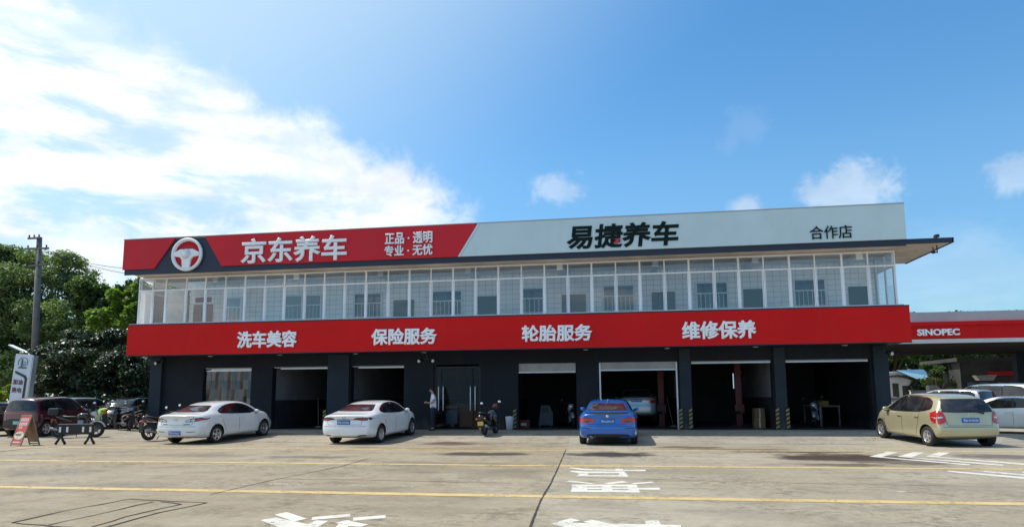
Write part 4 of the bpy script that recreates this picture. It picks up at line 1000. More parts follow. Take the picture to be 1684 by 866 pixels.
car(MAZ, 'white sedan with clear round tail lamps and its blue plate low on the bumper', 'car', PW1, axle(357, 727.8, -1, .90, 5), 5, plate='粤B·0Y6A3', scale=SCL)
car(COR, 'white sedan with slim dark red tail lamps and blue plate D76N0', 'car', PW2, axle(627.6, 727.8, -1, .90, 4.5), 4.5, plate='粤B·D76N0', scale=SCL)
bl = PZ(961, 729.3); br = PZ(1041, 729.3); bc = (bl+br)/2
bo, bh = car(BMW, 'metallic blue sedan with a boot lip spoiler parked before the shuttered bay', 'car', PB, Vector((bc.x, bc.y+.12, 0)), .5, plate='粤B·6QM139', scale=SCL)
obj('exhaust_pipe', MB().tube([(-2.25, .48, .30), (-2.0, .48, .31)], .045, 14), M['rimdark'], bo)
obj('aerial_fin', MB().blob([(-.95, 0, 1.38, .02, .01), (-.90, 0, 1.43, .022, .055), (-.78, 0, 1.42, .018, .03), (-.72, 0, 1.41, .008, .01)]), PB, bo)
fo_, fh = car(HATCH, 'champagne gold hatchback with a rear wiper and tall red tail lamps', 'car', PG, axle(1526, 733, 1, .90, -7.5), -7.5, plate='粤B·WW536', scale=(1.06, 1.11, 1.0))
h = fh('rear', -.32, 1.03); obj('rear_wiper', MB().bar((h.x-.02, -.02, 1.06), (h.x-.03, -.36, .99), .022).ball((h.x-.02, -.36, .99), .03), M['black'], fo_)
car(SAL, 'white sedan half out of frame to the right of the gold hatchback', 'car', PW3, PZ(1668, 711)+Vector((math.sin(R(55)), -math.cos(R(55)), 0))*1.35, -55, plate='粤B·7T38', scale=(1.04, 1.04, .98))
car(spec(SAL, zfix=.42, platez=.93, rear=SAL['rear']+[('plate_recess', [(0.0, .83), (-.36, .85), (-.40, .99), (0.0, 1.0)], 'tailclear', .004)]), 'silver sedan raised on the lift inside the shuttered bay', 'car', PS, Vector((PY(1047, 670, 30.4).x, 30.4, 0)), 1, plate='粤B·K7N20', scale=1.0)
# right background
car(MPV, 'pale blue people carrier parked behind the white sedan under the canopy', 'car', PBL, Vector((21.6, 40.0, 0)), -30, scale=(1.1, 1.1, 1.2))
car(spec(SUV), 'silver grey estate with a pale roof parked just behind the gold hatchback', 'car', PS, Vector((17.3, 36.0, 0)), -38, scale=(1.1, 1.1, 1.08))
car(SAL, 'bluish sedan glimpsed between the building corner and the gold hatchback', 'car', PBL, Vector((14.5, 38.0, 0)), -24)
# left background
car(spec(SUV, rg='glass', rearc=[('bumper_cladding', [(-.80, .36), (-.84, .78), (.84, .78), (.80, .36)], 'black', .006), ('lamp_strip', [(-.80, 1.0), (-.80, 1.03), (.80, 1.03), (.80, 1.0)], 'tailred', .008)]), 'dark maroon boxy hatchback with a green plate behind the folding poster board', 'car', PM, Vector((-23.5, 24.0, 0)), 0, plate='粤BD·0F83', platemat='plategreen', scale=(.85, .95, .94))
car(SUV, 'pale teal car mostly hidden behind the maroon boxy hatchback', 'car', PT, Vector((-28.2, 30.5, 0)), 14)
car(SAL, 'dark grey car cut by the left edge of the photo', 'car', PK, Vector((-27.2, 24.2, 0)), 14)
car(SUV, 'black off roader standing in the shade beside the left end pillar', 'car', PK, Vector((PY(232, 650, 33).x, 33, 0)), 170)

# ------------------------------------------------------------------ trees
def leaves_mesh(name, clumps, n, size, up=.35, shell=.55, drop=0.):
    """leaf-sized faces through the volume of many clumps: (centre, (rx, ry, rz))"""
    C = np.array([c[0] for c in clumps]); Rd = np.array([c[1] for c in clumps]); vol = Rd.prod(1)**(2/3); pr = vol/vol.sum()
    k = rng.choice(len(clumps), n, p=pr)
    d = rng.normal(size=(n, 3)); d /= np.linalg.norm(d, axis=1)[:, None]
    rad = rng.random(n)**(1/3); rad = shell*(.62+.38*rad)+(1-shell)*rad
    rad *= 1+.13*rng.normal(size=n)
    P = C[k]+d*Rd[k]*rad[:, None]
    # thin out by a coarse lattice so that gaps open in the crown
    cell = np.floor(P/ (size*4.2)).astype(int); hsh = (cell[:, 0]*73856093 ^ cell[:, 1]*19349663 ^ cell[:, 2]*83492791) % 100
    P = P[hsh > 12]; d = d[hsh > 12]; n = len(P)
    nn = d*.6+rng.normal(size=(n, 3))*.75; nn[:, 2] += up; nn /= np.linalg.norm(nn, axis=1)[:, None]
    a = np.cross(nn, rng.normal(size=(n, 3))); a /= np.linalg.norm(a, axis=1)[:, None]; b = np.cross(nn, a)
    s = size*(.55+.9*rng.random(n))[:, None]; a = a*s*.5; b = b*s*.30
    fold = nn*s*.06
    V = np.stack([P-a, P-b*1.0+fold, P+a, P+b*1.0+fold], 1).reshape(-1, 3); V[:, 2] = np.maximum(V[:, 2], .05)
    me = bpy.data.meshes.new(name); me.vertices.add(4*n); me.vertices.foreach_set('co', V.astype(np.float32).ravel())
    me.loops.add(4*n); me.loops.foreach_set('vertex_index', np.arange(4*n, dtype=np.int32)); me.polygons.add(n)
    me.polygons.foreach_set('loop_start', np.arange(0, 4*n, 4, dtype=np.int32)); me.polygons.foreach_set('loop_total', np.full(n, 4, np.int32)); me.update(calc_edges=True)
    return me
def tree(name, label, base, clumps, n, size, m, tr=.2, group=None, cat='tree', limbs=7, up=.35, shell=.55):
    root = thing(name, label, cat, base, group=group); b = Vector(base)
    rel = [(tuple(Vector(c)-b), r) for c, r in clumps]
    obj('crown', leaves_mesh('crown', rel, n, size, up, shell), M[m], root)
    if tr > 0:
        top = max(c[2] for c, _ in rel)*.75; cx = sum(c[0] for c, _ in rel)/len(rel); cy = sum(c[1] for c, _ in rel)/len(rel)
        t = MB(); ax = [(0, 0, 0), (cx*.15+.05, cy*.1, top*.25), (cx*.35-.05, cy*.4, top*.5), (cx*.7, cy*.7, top*.75), (cx, cy, top)]
        t.tube(ax, [tr*1.25, tr, tr*.8, tr*.5, tr*.2], 10); obj('trunk', t, M['bark'], root)
        order = list(rel); random.shuffle(order); L = MB()
        for c, r in order[:limbs]:
            c = Vector(c); k = min(.85, max(.25, c.z/top*.55)); s0 = Vector(ax[0]).lerp(Vector(ax[-1]), k); mid = s0.lerp(c, .5)+Vector((random.uniform(-.3, .3), random.uniform(-.3, .3), .25))
            L.tube([s0, mid, c], [tr*.42, tr*.26, tr*.08], 7)
        obj('limbs', L, M['bark'], root)
    return root
def pxclumps(lst, Y, dep=1., jit=.8, sub=1):
    out = []
    for (px, py, rx, ry) in lst:
        c = PY(px, py, Y); sx_ = (PY(px+rx, py, Y)-c).length; sz_ = (PY(px, py+ry, Y)-c).length
        c.y += random.uniform(-jit, jit)
        for q in range(sub):
            o_ = Vector((random.uniform(-1, 1)*sx_*.62, random.uniform(-1, 1)*sx_*.6, random.uniform(-1, 1)*sz_*.62)) if sub > 1 else Vector()
            k = random.uniform(.36, .58) if sub > 1 else 1
            out.append((tuple(c+o_), (sx_*k, sx_*dep*k, sz_*k)))
    return out
def gxy(px, Y): p = PY(px, 650, Y); return (p.x, Y, 0)
tree('feathery_tree', 'tallest pale feathery tree rising behind the utility pole at the left', gxy(70, 50), pxclumps(
    [(20, 420, 42, 26), (85, 440, 45, 26), (-30, 440, 45, 32), (40, 470, 55, 30), (105, 475, 24, 30), (-5, 500, 60, 35), (60, 520, 60, 35), (110, 535, 40, 38), (20, 560, 70, 38), (-60, 500, 60, 50), (95, 420, 22, 16), (5, 405, 26, 12), (30, 600, 70, 40), (-20, 600, 50, 50), (80, 570, 50, 40)], 50, sub=9, jit=1.6), 120000, .23, 'leaf_pale', .32, limbs=12, shell=.25)
tree('dark_tree', 'broad dark green tree left of the bright leafed tree, behind the power cables', gxy(150, 46), pxclumps(
    [(140, 480, 24, 24), (175, 485, 24, 22), (150, 520, 34, 30), (120, 560, 34, 30), (185, 520, 22, 26), (205, 475, 14, 18), (212, 520, 20, 40), (160, 570, 50, 40), (90, 590, 40, 35)], 46, sub=8, jit=1.2), 62000, .22, 'leaf_mid', .26, limbs=8, shell=.3)
tree('bright_tree', 'bright yellow green tree beside the left end of the glazed gallery', gxy(205, 41), pxclumps(
    [(205, 498, 20, 22), (222, 470, 13, 14), (185, 520, 22, 14), (160, 520, 13, 10), (215, 535, 26, 24), (224, 446, 9, 8), (240, 500, 22, 40), (180, 535, 22, 12), (195, 545, 30, 16), (225, 520, 22, 22)], 41, sub=8, jit=.9), 26000, .24, 'leaf_bright', .16, limbs=8, shell=.35, up=.6)
tree('broadleaf_tree', 'low spreading dark glossy broadleaf tree just left of the red fascia', gxy(196, 34), pxclumps(
    [(130, 555, 34, 16), (175, 552, 34, 14), (205, 560, 28, 16), (95, 585, 30, 20), (150, 585, 45, 22), (205, 590, 38, 22), (235, 605, 24, 26), (75, 610, 18, 20), (120, 620, 40, 24), (175, 618, 40, 24), (225, 630, 26, 20), (90, 632, 26, 16), (65, 590, 16, 16), (60, 640, 16, 18), (110, 650, 30, 12), (150, 560, 30, 14), (180, 645, 40, 16), (140, 648, 36, 14), (230, 650, 26, 14)], 34, sub=9, jit=1.2), 70000, .165, 'leaf_dark', .20, limbs=8, up=.9, shell=.3)
tree('lime_shrub', 'lime green shrub at the left edge beside the white pylon sign', gxy(6, 34), pxclumps([(-6, 645, 16, 16), (10, 655, 12, 16), (-20, 660, 18, 20), (12, 640, 7, 8)], 34, sub=5, jit=.4), 3000, .16, 'leaf_lime', .05, cat='shrub', limbs=3)
for k, (px, py, lab) in enumerate(((162, 655, 'pale yellow green clipped shrub behind the pale teal car'), (225, 655, 'pale yellow green clipped shrub above the black off roader'))):
    tree('clipped_shrub', lab, gxy(px, 42), pxclumps([(px, py, 18, 9), (px-10, py+8, 16, 10), (px+10, py+8, 16, 10)], 42, sub=4, jit=.3), 2200, .13, 'leaf_lime', .05, cat='shrub', limbs=3, group='clipped shrubs beyond the yard')
# far belt of trees that closes the view behind the yard
far0 = tree('belt_tree', 'dark round belt tree far behind the yard', (-40, 70, 0), [((-40+random.uniform(-3.2, 3.2), 70+random.uniform(-2.5, 2.5), random.uniform(1.2, 7.5)), (1.7, 1.7, 1.5)) for _ in range(18)], 9000, .36, 'leaf_mid', .25, limbs=6, group='belt of trees behind the yard')
for i, (x, y, s, zz_) in enumerate([(-58, 66, 1.15, 1.2), (-49, 72, 1., 1.1), (-33, 72, .95, 1.), (-66, 60, 1.2, 1.3), (-26, 78, .9, .9), (-74, 66, 1.3, 1.35), (-82, 72, 1.3, 1.3),
                                    (24, 90, 1.3, 1.3), (33.5, 82, 1.2, 1.25), (30, 80, 1.15, 1.2), (37, 84, 1.2, 1.25), (33, 92, 1.35, 1.35), (42, 90, 1.3, 1.25), (51, 92, 1.35, 1.35), (60, 90, 1.35, 1.3), (70, 94, 1.4, 1.35), (80, 96, 1.5, 1.3), (92, 100, 1.6, 1.3), (28, 96, 1.4, 1.4), (46, 98, 1.4, 1.4), (8, 88, 1.0, .8), (-17.6, 46, 1., 1.3), (-25.5, 47, .9, .75), (-35.1, 44.5, .9, .85), (-32.4, 44, .85, .75), (-31.8, 48, .9, 1.4), (-35.0, 49.5, .9, 1.35), (-21.5, 48, 1., 1.45), (-36, 58, 1.1, 1.35), (-44, 60, 1.1, 1.3), (-29.5, 56, 1.1, 1.3), (-4, 88, 1.0, .8), (-16, 86, 1., .8)]):
    c = copytree(far0); c.location = (x, y, 0); c.rotation_euler.z = i*1.3; c.scale = (s, s, zz_)
    c['label'] = 'dark round belt tree far behind the yard'
tr_ = tree('canopy_tree', 'dark spreading tree in front of the pale blue roof under the canopy', gxy(1548, 62), pxclumps([(1530, 602, 14, 8), (1552, 600, 20, 10), (1545, 612, 22, 10), (1568, 608, 14, 12), (1560, 626, 20, 14), (1530, 632, 20, 10)], 62, sub=5, jit=.6), 6000, .22, 'leaf_mid', .2, limbs=8)
tree('hedge', 'dark clipped hedge behind the low white wall on the right', gxy(1525, 66), pxclumps([(1500, 638, 12, 12), (1520, 636, 12, 12), (1540, 638, 12, 12)], 66, sub=5, jit=.4), 2500, .2, 'leaf_dark', 0, cat='hedge')

# ------------------------------------------------------------------ fuel station canopy and what stands beyond it
K = thing('fuel_station_canopy', 'fuel station canopy with a red fascia lettered SINOPEC and a grey top edge', 'canopy', (24, 44, 0))
cx0, cx1, cy0, cy1 = 9.0, 47.0, 44.0, 58.0
zk = lambda y: PY(1590, y, 44).z
obj('roof_edge', MB().box(cx0, cx1, cy0+.15, cy1, zk(527), zk(511)), M['greyroof'], K, True)
obj('fascia', MB().box(cx0, cx1, cy0, cy0+.2, zk(556), zk(527.5)).box(cx0-.1, cx0+.1, cy0+.21, cy1, zk(556), zk(527.5)), M['red'], K, True, bevel=.02)
obj('fascia_ridge', MB().box(cx0, cx1, cy0-.10, cy0-.003, zk(534), zk(527.7)), M['red'], K, True)
obj('bottom_band', MB().box(cx0, cx1, cy0-.06, cy0+.2, zk(563), zk(556.4)), M['canopywhite'], K, True)
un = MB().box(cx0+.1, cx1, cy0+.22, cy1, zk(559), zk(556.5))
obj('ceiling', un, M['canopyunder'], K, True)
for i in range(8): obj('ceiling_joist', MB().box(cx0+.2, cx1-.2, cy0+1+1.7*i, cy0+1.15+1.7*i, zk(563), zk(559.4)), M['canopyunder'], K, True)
for X, Y in ((14.0, 47), (14.0, 55), (29.5, 47.), (29.5, 55), (43, 47), (43, 55)): obj('column', MB().box(X-.3, X+.3, Y-.3, Y+.3, 0, zk(559.2)), M['wallgrey2'], K, True)
sign_text('SINOPEC', 1507.5, 1577.5, 540.5, 551.5, 43.998, .12, M['white_letter'], K, bold=.042)
k2 = thing('station_kiosk', 'dark fuel station shop with a red stripe under the far side of the canopy', 'kiosk', (33, 60, 0))
kx0, kx1 = PY(1580, 620, 60).x, 60; kz = PY(1600, 594, 60).z
obj('wall', MB().box(kx0, kx1, 60, 66, 0, kz), M['dado'], k2, True)
obj('roof', MB().box(kx0-.4, kx1, 59.5, 66.4, kz, kz+.3), M['canopyunder'], k2, True)
obj('red_stripe', MB().box(PY(1625, 615, 59.9).x, kx1-1, 59.93, 59.998, PY(1650, 617, 60).z, PY(1650, 610, 60).z), M['red2'], k2, True)
obj('awning', MB().prism([(PY(1600, 616, 59).x, PY(1600, 617, 59).z), (PY(1635, 616, 59).x, PY(1635, 616, 59).z), (PY(1630, 624, 59).x, PY(1630, 625, 59).z), (PY(1607, 625, 59).x, PY(1607, 625, 59).z)], 58.6, 59.2), M['offwhite'], k2, True)
for a, b in ((1592, 1604), (1612, 1628), (1640, 1652), (1662, 1676)):
    obj('window', MB().box(PY(a, 640, 59.9).x, PY(b, 640, 59.9).x, 59.95, 59.997, 1.0, PY(a, 628, 59.9).z), M['glass'], k2, True)
k3 = thing('blue_roofed_shed', 'small white shed with a pale blue sheet roof seen past the right corner', 'shed', (26, 66, 0))
Y3 = 66.0
def q3(x, y, Y=Y3): p = PY(x, y, Y); return (p.x, p.z)
obj('wall', MB().prism([q3(1459, 660), q3(1459, 612), q3(1475, 610), q3(1500, 619), q3(1502, 660)], Y3, Y3+5), M['offwhite'], k3, True)
obj('roof', MB().face([(*q3(1470, 608.5)[:1], Y3-.5, q3(1470, 608.5)[1]), (q3(1503, 622.5)[0], Y3-.5, q3(1503, 622.5)[1]), (q3(1545, 621, 72)[0], 72, q3(1545, 621, 72)[1]), (q3(1528, 606.5, 72)[0], 72, q3(1528, 606.5, 72)[1])]), M['blueroof'], k3, True)
k3.children[-1].modifiers.new('thick', 'SOLIDIFY').thickness = .12
obj('doorway', MB().box(q3(1468, 640)[0], q3(1478, 640)[0], Y3-.04, Y3-.003, 0, q3(1470, 630)[1]).box(q3(1484, 640)[0], q3(1498, 640)[0], Y3-.04, Y3-.003, 0, q3(1470, 634)[1]), M['dado'], k3, True)
obj('arch_trim', MB().tube([(q3(1459, 618)[0], Y3-.1, q3(1459, 618)[1]), (q3(1475, 617)[0], Y3-.1, q3(1475, 617)[1]), (q3(1490, 619)[0], Y3-.1, q3(1490, 619.5)[1]), (q3(1503, 625)[0], Y3-.1, q3(1503, 625)[1])], .12, 8), M['dado'], k3, True)
lw = thing('low_wall', 'low white garden wall behind the parked cars on the right', 'wall', (30, 58, 0))
obj('wall', MB().box(PY(1498, 645, 58).x, PY(1570, 645, 58).x, 58, 58.25, 0, PY(1530, 642, 58).z), M['offwhite'], lw, True); obj('coping', MB().box(PY(1497, 645, 58).x, PY(1571, 645, 58).x, 57.96, 58.29, PY(1530, 642, 58).z+.002, PY(1530, 641, 58).z), M['canopywhite'], lw, True)
bp = thing('marker_post', 'white post with yellow rails standing before the low white wall', 'post', (PY(1533, 650, 55).x, 55, 0))
xx = PY(1533, 640, 55).x
obj('post', MB().box(xx-.3, xx+.3, 54.8, 55.3, 0, PY(1533, 633, 55).z), M['offwhite'], bp, True)
yr = MB()
for a in (-.28, 0, .28): yr.bar((xx+a, 54.95, PY(1533, 633, 55).z), (xx+a*1.1, 54.95, PY(1533, 620, 55).z), .07)
for zpx in (630, 625): yr.bar((xx-.45, 54.93, PY(1533, zpx, 55).z), (xx+.45, 54.93, PY(1533, zpx, 55).z), .06)
obj('yellow_rail', yr, M['yellowpaint'], bp, True)

# ------------------------------------------------------------------ street furniture on the left
b0 = PY(56, 650, 45); pt_ = PY(65, 390, 45)
up_ = thing('utility_pole', 'tall concrete utility pole with short crossarms before the feathery tree', 'utility pole', (b0.x, 45, 0))
bx_ = b0.x; tx = pt_.x
obj('pole', MB().tube([(bx_, 45, 0), (bx_+(tx-bx_)*.5, 45, pt_.z*.5), (tx, 45, pt_.z)], [.30, .25, .19], 12), M['concpole'], up_, True)
for (xa, ya, xb, yb) in ((46, 392, 66, 391), (42, 409, 80, 408), (48, 437, 78, 434)):
    a, b = PY(xa, ya, 44.8), PY(xb, yb, 44.8); ca = obj('crossarm', MB().bar(a, b, .12, .14), M['concpole'], up_, True)
    for t in (.1, .5, .9): p = a.lerp(b, t); obj('insulator', MB().lathe([(.02, 0), (.06, .05), (.05, .12), (.07, .16), (.02, .22)], (p.x, p.y, p.z+.07), 'z', 10), M['trim'], ca, True)
pt2 = PY(-2, 470, 52)
for i, (x0, y0, x1, y1, Y1) in enumerate(((60, 410, 230, 442, 62), (72, 409, 230, 452, 62), (50, 438, 225, 478, 55), (74, 436, 225, 520, 50), (60, 452, 190, 540, 47))):
    a, b = PY(x0, y0, 44.8), PY(x1, y1, Y1); sag = (b-a).length*.02
    pts = [a.lerp(b, t/14)-Vector((0, 0, sag*4*(t/14)*(1-t/14))) for t in range(15)]
    lab = ('topmost thin power cable running right from the pole top', 'second power cable from the top of the pole', 'power cable from the lowest crossarm', 'steep cable dropping right from the lowest crossarm', 'lowest slack cable running down across the dark tree')[i]
    setp(obj('power_cable', MB().tube(pts, .022, 5), M['wire'], None), lab, 'cable', 'cables strung from the utility pole')
# pylon sign
PYY = 30.0
pa, pb = PY(24, 583, PYY), PY(55.5, 583, PYY); pzt = PY(40, 582, PYY).z
py_ = thing('pylon_sign', 'white upright fuel and charging sign with maroon characters at the left', 'sign', ((pa.x+pb.x)/2, PYY, 0), (0, 0, 0))
wS = pb.x-pa.x-.12; dS = .30
cx = (pa.x+pb.x)/2-.03
obj('panel', MB().box(cx-wS/2, cx+wS/2, PYY, PYY+.02, .25, pzt), M['signwhite'], py_, True, bevel=.008)
obj('cabinet', MB().box(cx-wS/2+.01, cx+wS/2+.045, PYY+.022, PYY+dS, .2, pzt-.02), M['alu'], py_, True)
obj('plinth', MB().box(cx-wS/2-.1, cx+wS/2+.1, PYY-.1, PYY+dS+.1, 0, .2), M['concpole'], py_, True)
st = MB(); zs = pzt-.86
st.prism([(cx-wS*.36, zs), (cx+wS*.25, zs-.20), (cx+wS*.36, zs-.34), (cx+wS*.36, zs-1.7), (cx+wS*.25, zs-1.7), (cx+wS*.25, zs-.40), (cx+wS*.18, zs-.30), (cx-wS*.36, zs-.11)], PYY-.03, PYY-.003)
obj('dark_stripe', st, M['trim'], py_, True)
lg = MB(); zc = pzt-.42; rr_ = wS*.27
lg.tube([(cx+rr_*math.cos(t), PYY-.012, zc+rr_*math.sin(t)) for t in np.linspace(-.5, math.pi+.5, 22)], .014, 6)
lg.prism([(cx-.10, zc-.28), (cx-.10, zc+.16), (cx-.02, zc+.20), (cx-.02, zc-.28)], PYY-.025, PYY-.003).prism([(cx-.24, zc-.30), (cx-.20, zc-.22), (cx+.24, zc-.22), (cx+.24, zc-.30)], PYY-.026, PYY-.004)
for zz_ in (.02, -.08, -.16): lg.prism([(cx-.0, zc+zz_), (cx+.18, zc+zz_-.01), (cx+.18, zc+zz_+.02), (cx, zc+zz_+.03)], PYY-.024, PYY-.005)
obj('emblem', lg, M['tealdark'], py_, True)
for s_, zt_ in (('加油', zs-.42), ('换电', zs-.83)):
    me = text(s_, wS*.56, .27, .02, .006); me.transform(Matrix.Translation((cx-wS*.42, PYY-.003, zt_-.27))); obj('lettering', me, M['maroonletter'], py_, True)
py_.rotation_euler.y = R(4.2); py_.location.x -= .24
# lamp over the pylon sign
l0 = PY(47, 600, 31); sl_ = thing('street_lamp', 'slim white street lamp head leaning over the pylon sign', 'street lamp', (l0.x, 31, 0))
a, b, c = PY(17, 567, 31), PY(30, 573, 31), PY(44, 579, 31)
obj('pole', MB().tube([(l0.x, 31, 0), (l0.x, 31, PY(47, 578, 31).z)], [.07, .05], 10), M['alu'], sl_, True)
obj('arm', MB().tube([(l0.x, 31, PY(47, 580, 31).z), tuple(c), tuple(b)], .035, 8), M['alu'], sl_, True)
obj('lamp_head', MB().bar(tuple(c.lerp(b, .2)), tuple(a), .26, .07), M['upvc'], sl_, True, bevel=.02)
obj('bracket', MB().box(PY(47, 580, 30.9).x, PY(55, 580, 30.9).x, 30.85, 31, PY(50, 581, 31).z, PY(50, 578, 31).z), M['black'], sl_, True)

# folding poster board
A0, A1 = PZ(24, 731.5), PZ(57, 731.8); fA = (A1-A0); wA = fA.length
ab = thing('folding_poster_board', 'red folding poster board with white characters on the yard', 'poster board', ((A0.x+A1.x)/2, A0.y, 0), (0, 0, R(-14)))
hA = 1.02; dA = .62; ww = .55
sl2 = lambda z, s: (s*dA/2*(1-z/hA))
def lean(mb, s):
    mb.v = [(x, (-dA/2*(1-z/hA)-.03+y)*s if False else y+s*(-dA/2)*(1-z/hA), z) for x, y, z in mb.v]; return mb
def brd(x0, x1, z0, z1, y0, y1, s=1): return lean(MB().box(x0, x1, y0, y1, z0, z1), s)
obj('front_frame', lean(MB().box(-ww/2, -ww/2+.03, -.02, .02, 0, hA).box(ww/2-.03, ww/2, -.02, .02, 0, hA).box(-ww/2+.031, ww/2-.031, -.02, .02, hA-.03, hA).box(-ww/2+.031, ww/2-.031, -.02, .02, .03, .06), 1), M['wood'], ab)
obj('poster', brd(-ww/2+.032, ww/2-.032, .062, hA-.032, -.012, .012), M['postred'], ab)
obj('back_leg', lean(MB().box(-ww/2, -ww/2+.03, -.02, .02, 0, hA-.02).box(ww/2-.03, ww/2, -.02, .02, 0, hA-.02).box(-ww/2+.031, ww/2-.031, -.02, .02, .03, .06), -1), M['wood'], ab)
obj('back_board', brd(-ww/2+.032, ww/2-.032, .10, hA-.05, -.008, .008, -1), M['wood'], ab)
for zrow, hh in ((.86, .09), (.72, .09)):
    pw = MB()
    for k in range(5):
        x0 = -.21+k*.085
        for j in range(3): pw.box(x0, x0+.068, -.018, -.0125, zrow-hh/2+j*.034, zrow-hh/2+j*.034+.016)
        pw.box(x0+.025, x0+.042, -.0185, -.0128, zrow-hh/2-.004, zrow+hh/2+.012)
    obj('poster_lettering', lean(pw, 1), M['postwhite'], ab)
pw = MB()
for k in range(2):
    for j in range(3): pw.box(-.17+k*.10, -.09+k*.10, -.018, -.0125, .565+j*.03, .58+j*.03)
obj('poster_lettering', lean(pw, 1), M['postwhite'], ab)
pw = MB()
for k in range(5): pw.box(-.18+k*.075, -.125+k*.075, -.018, -.0125, .10, .14)
obj('poster_lettering', lean(pw, 1), M['postwhite'], ab)
obj('poster_picture', lean(MB().prism([(.24*math.cos(t), .34+.13*math.sin(t)) for t in np.linspace(0, 2*math.pi, 25)[:-1]], -.0165, -.0127), 1), M['postcream'], ab)
obj('poster_footer', lean(MB().box(-.20, .10, -.0172, -.0168, .33, .40), 1), M['taildark'], ab)
# low barrier on splayed feet
Bl, Br = PZ(99, 730.5), PZ(147, 730.0); bm_ = (Bl+Br)/2; Lb = (Br-Bl).length
br_ = thing('folding_barrier', 'low black barrier with white reflective strips on two splayed feet', 'barrier', (bm_.x, bm_.y, 0), (0, 0, math.atan2(Br.y-Bl.y, Br.x-Bl.x)))
obj('rail', MB().box(-Lb/2-.12, Lb/2+.12, -.04, .04, .34, .70), M['black'], br_, bevel=.03)
for X in (-Lb/2-.02, -Lb/2+.22, Lb/2-.22, Lb/2+.02): obj('reflective_strip', MB().box(X-.035, X+.035, -.046, -.041, .42, .60), M['postwhite'], br_)
for X in (-Lb/2, Lb/2):
    f = MB()
    for s in (-1, 1): f.tube([(X, 0, .34), (X+s*.07, s*.0, .16), (X+s*.16, s*.0, .02)], [.035, .04, .045], 8)
    obj('splayed_foot', f.box(X-.04, X+.04, -.03, .03, .20, .36), M['black'], br_)

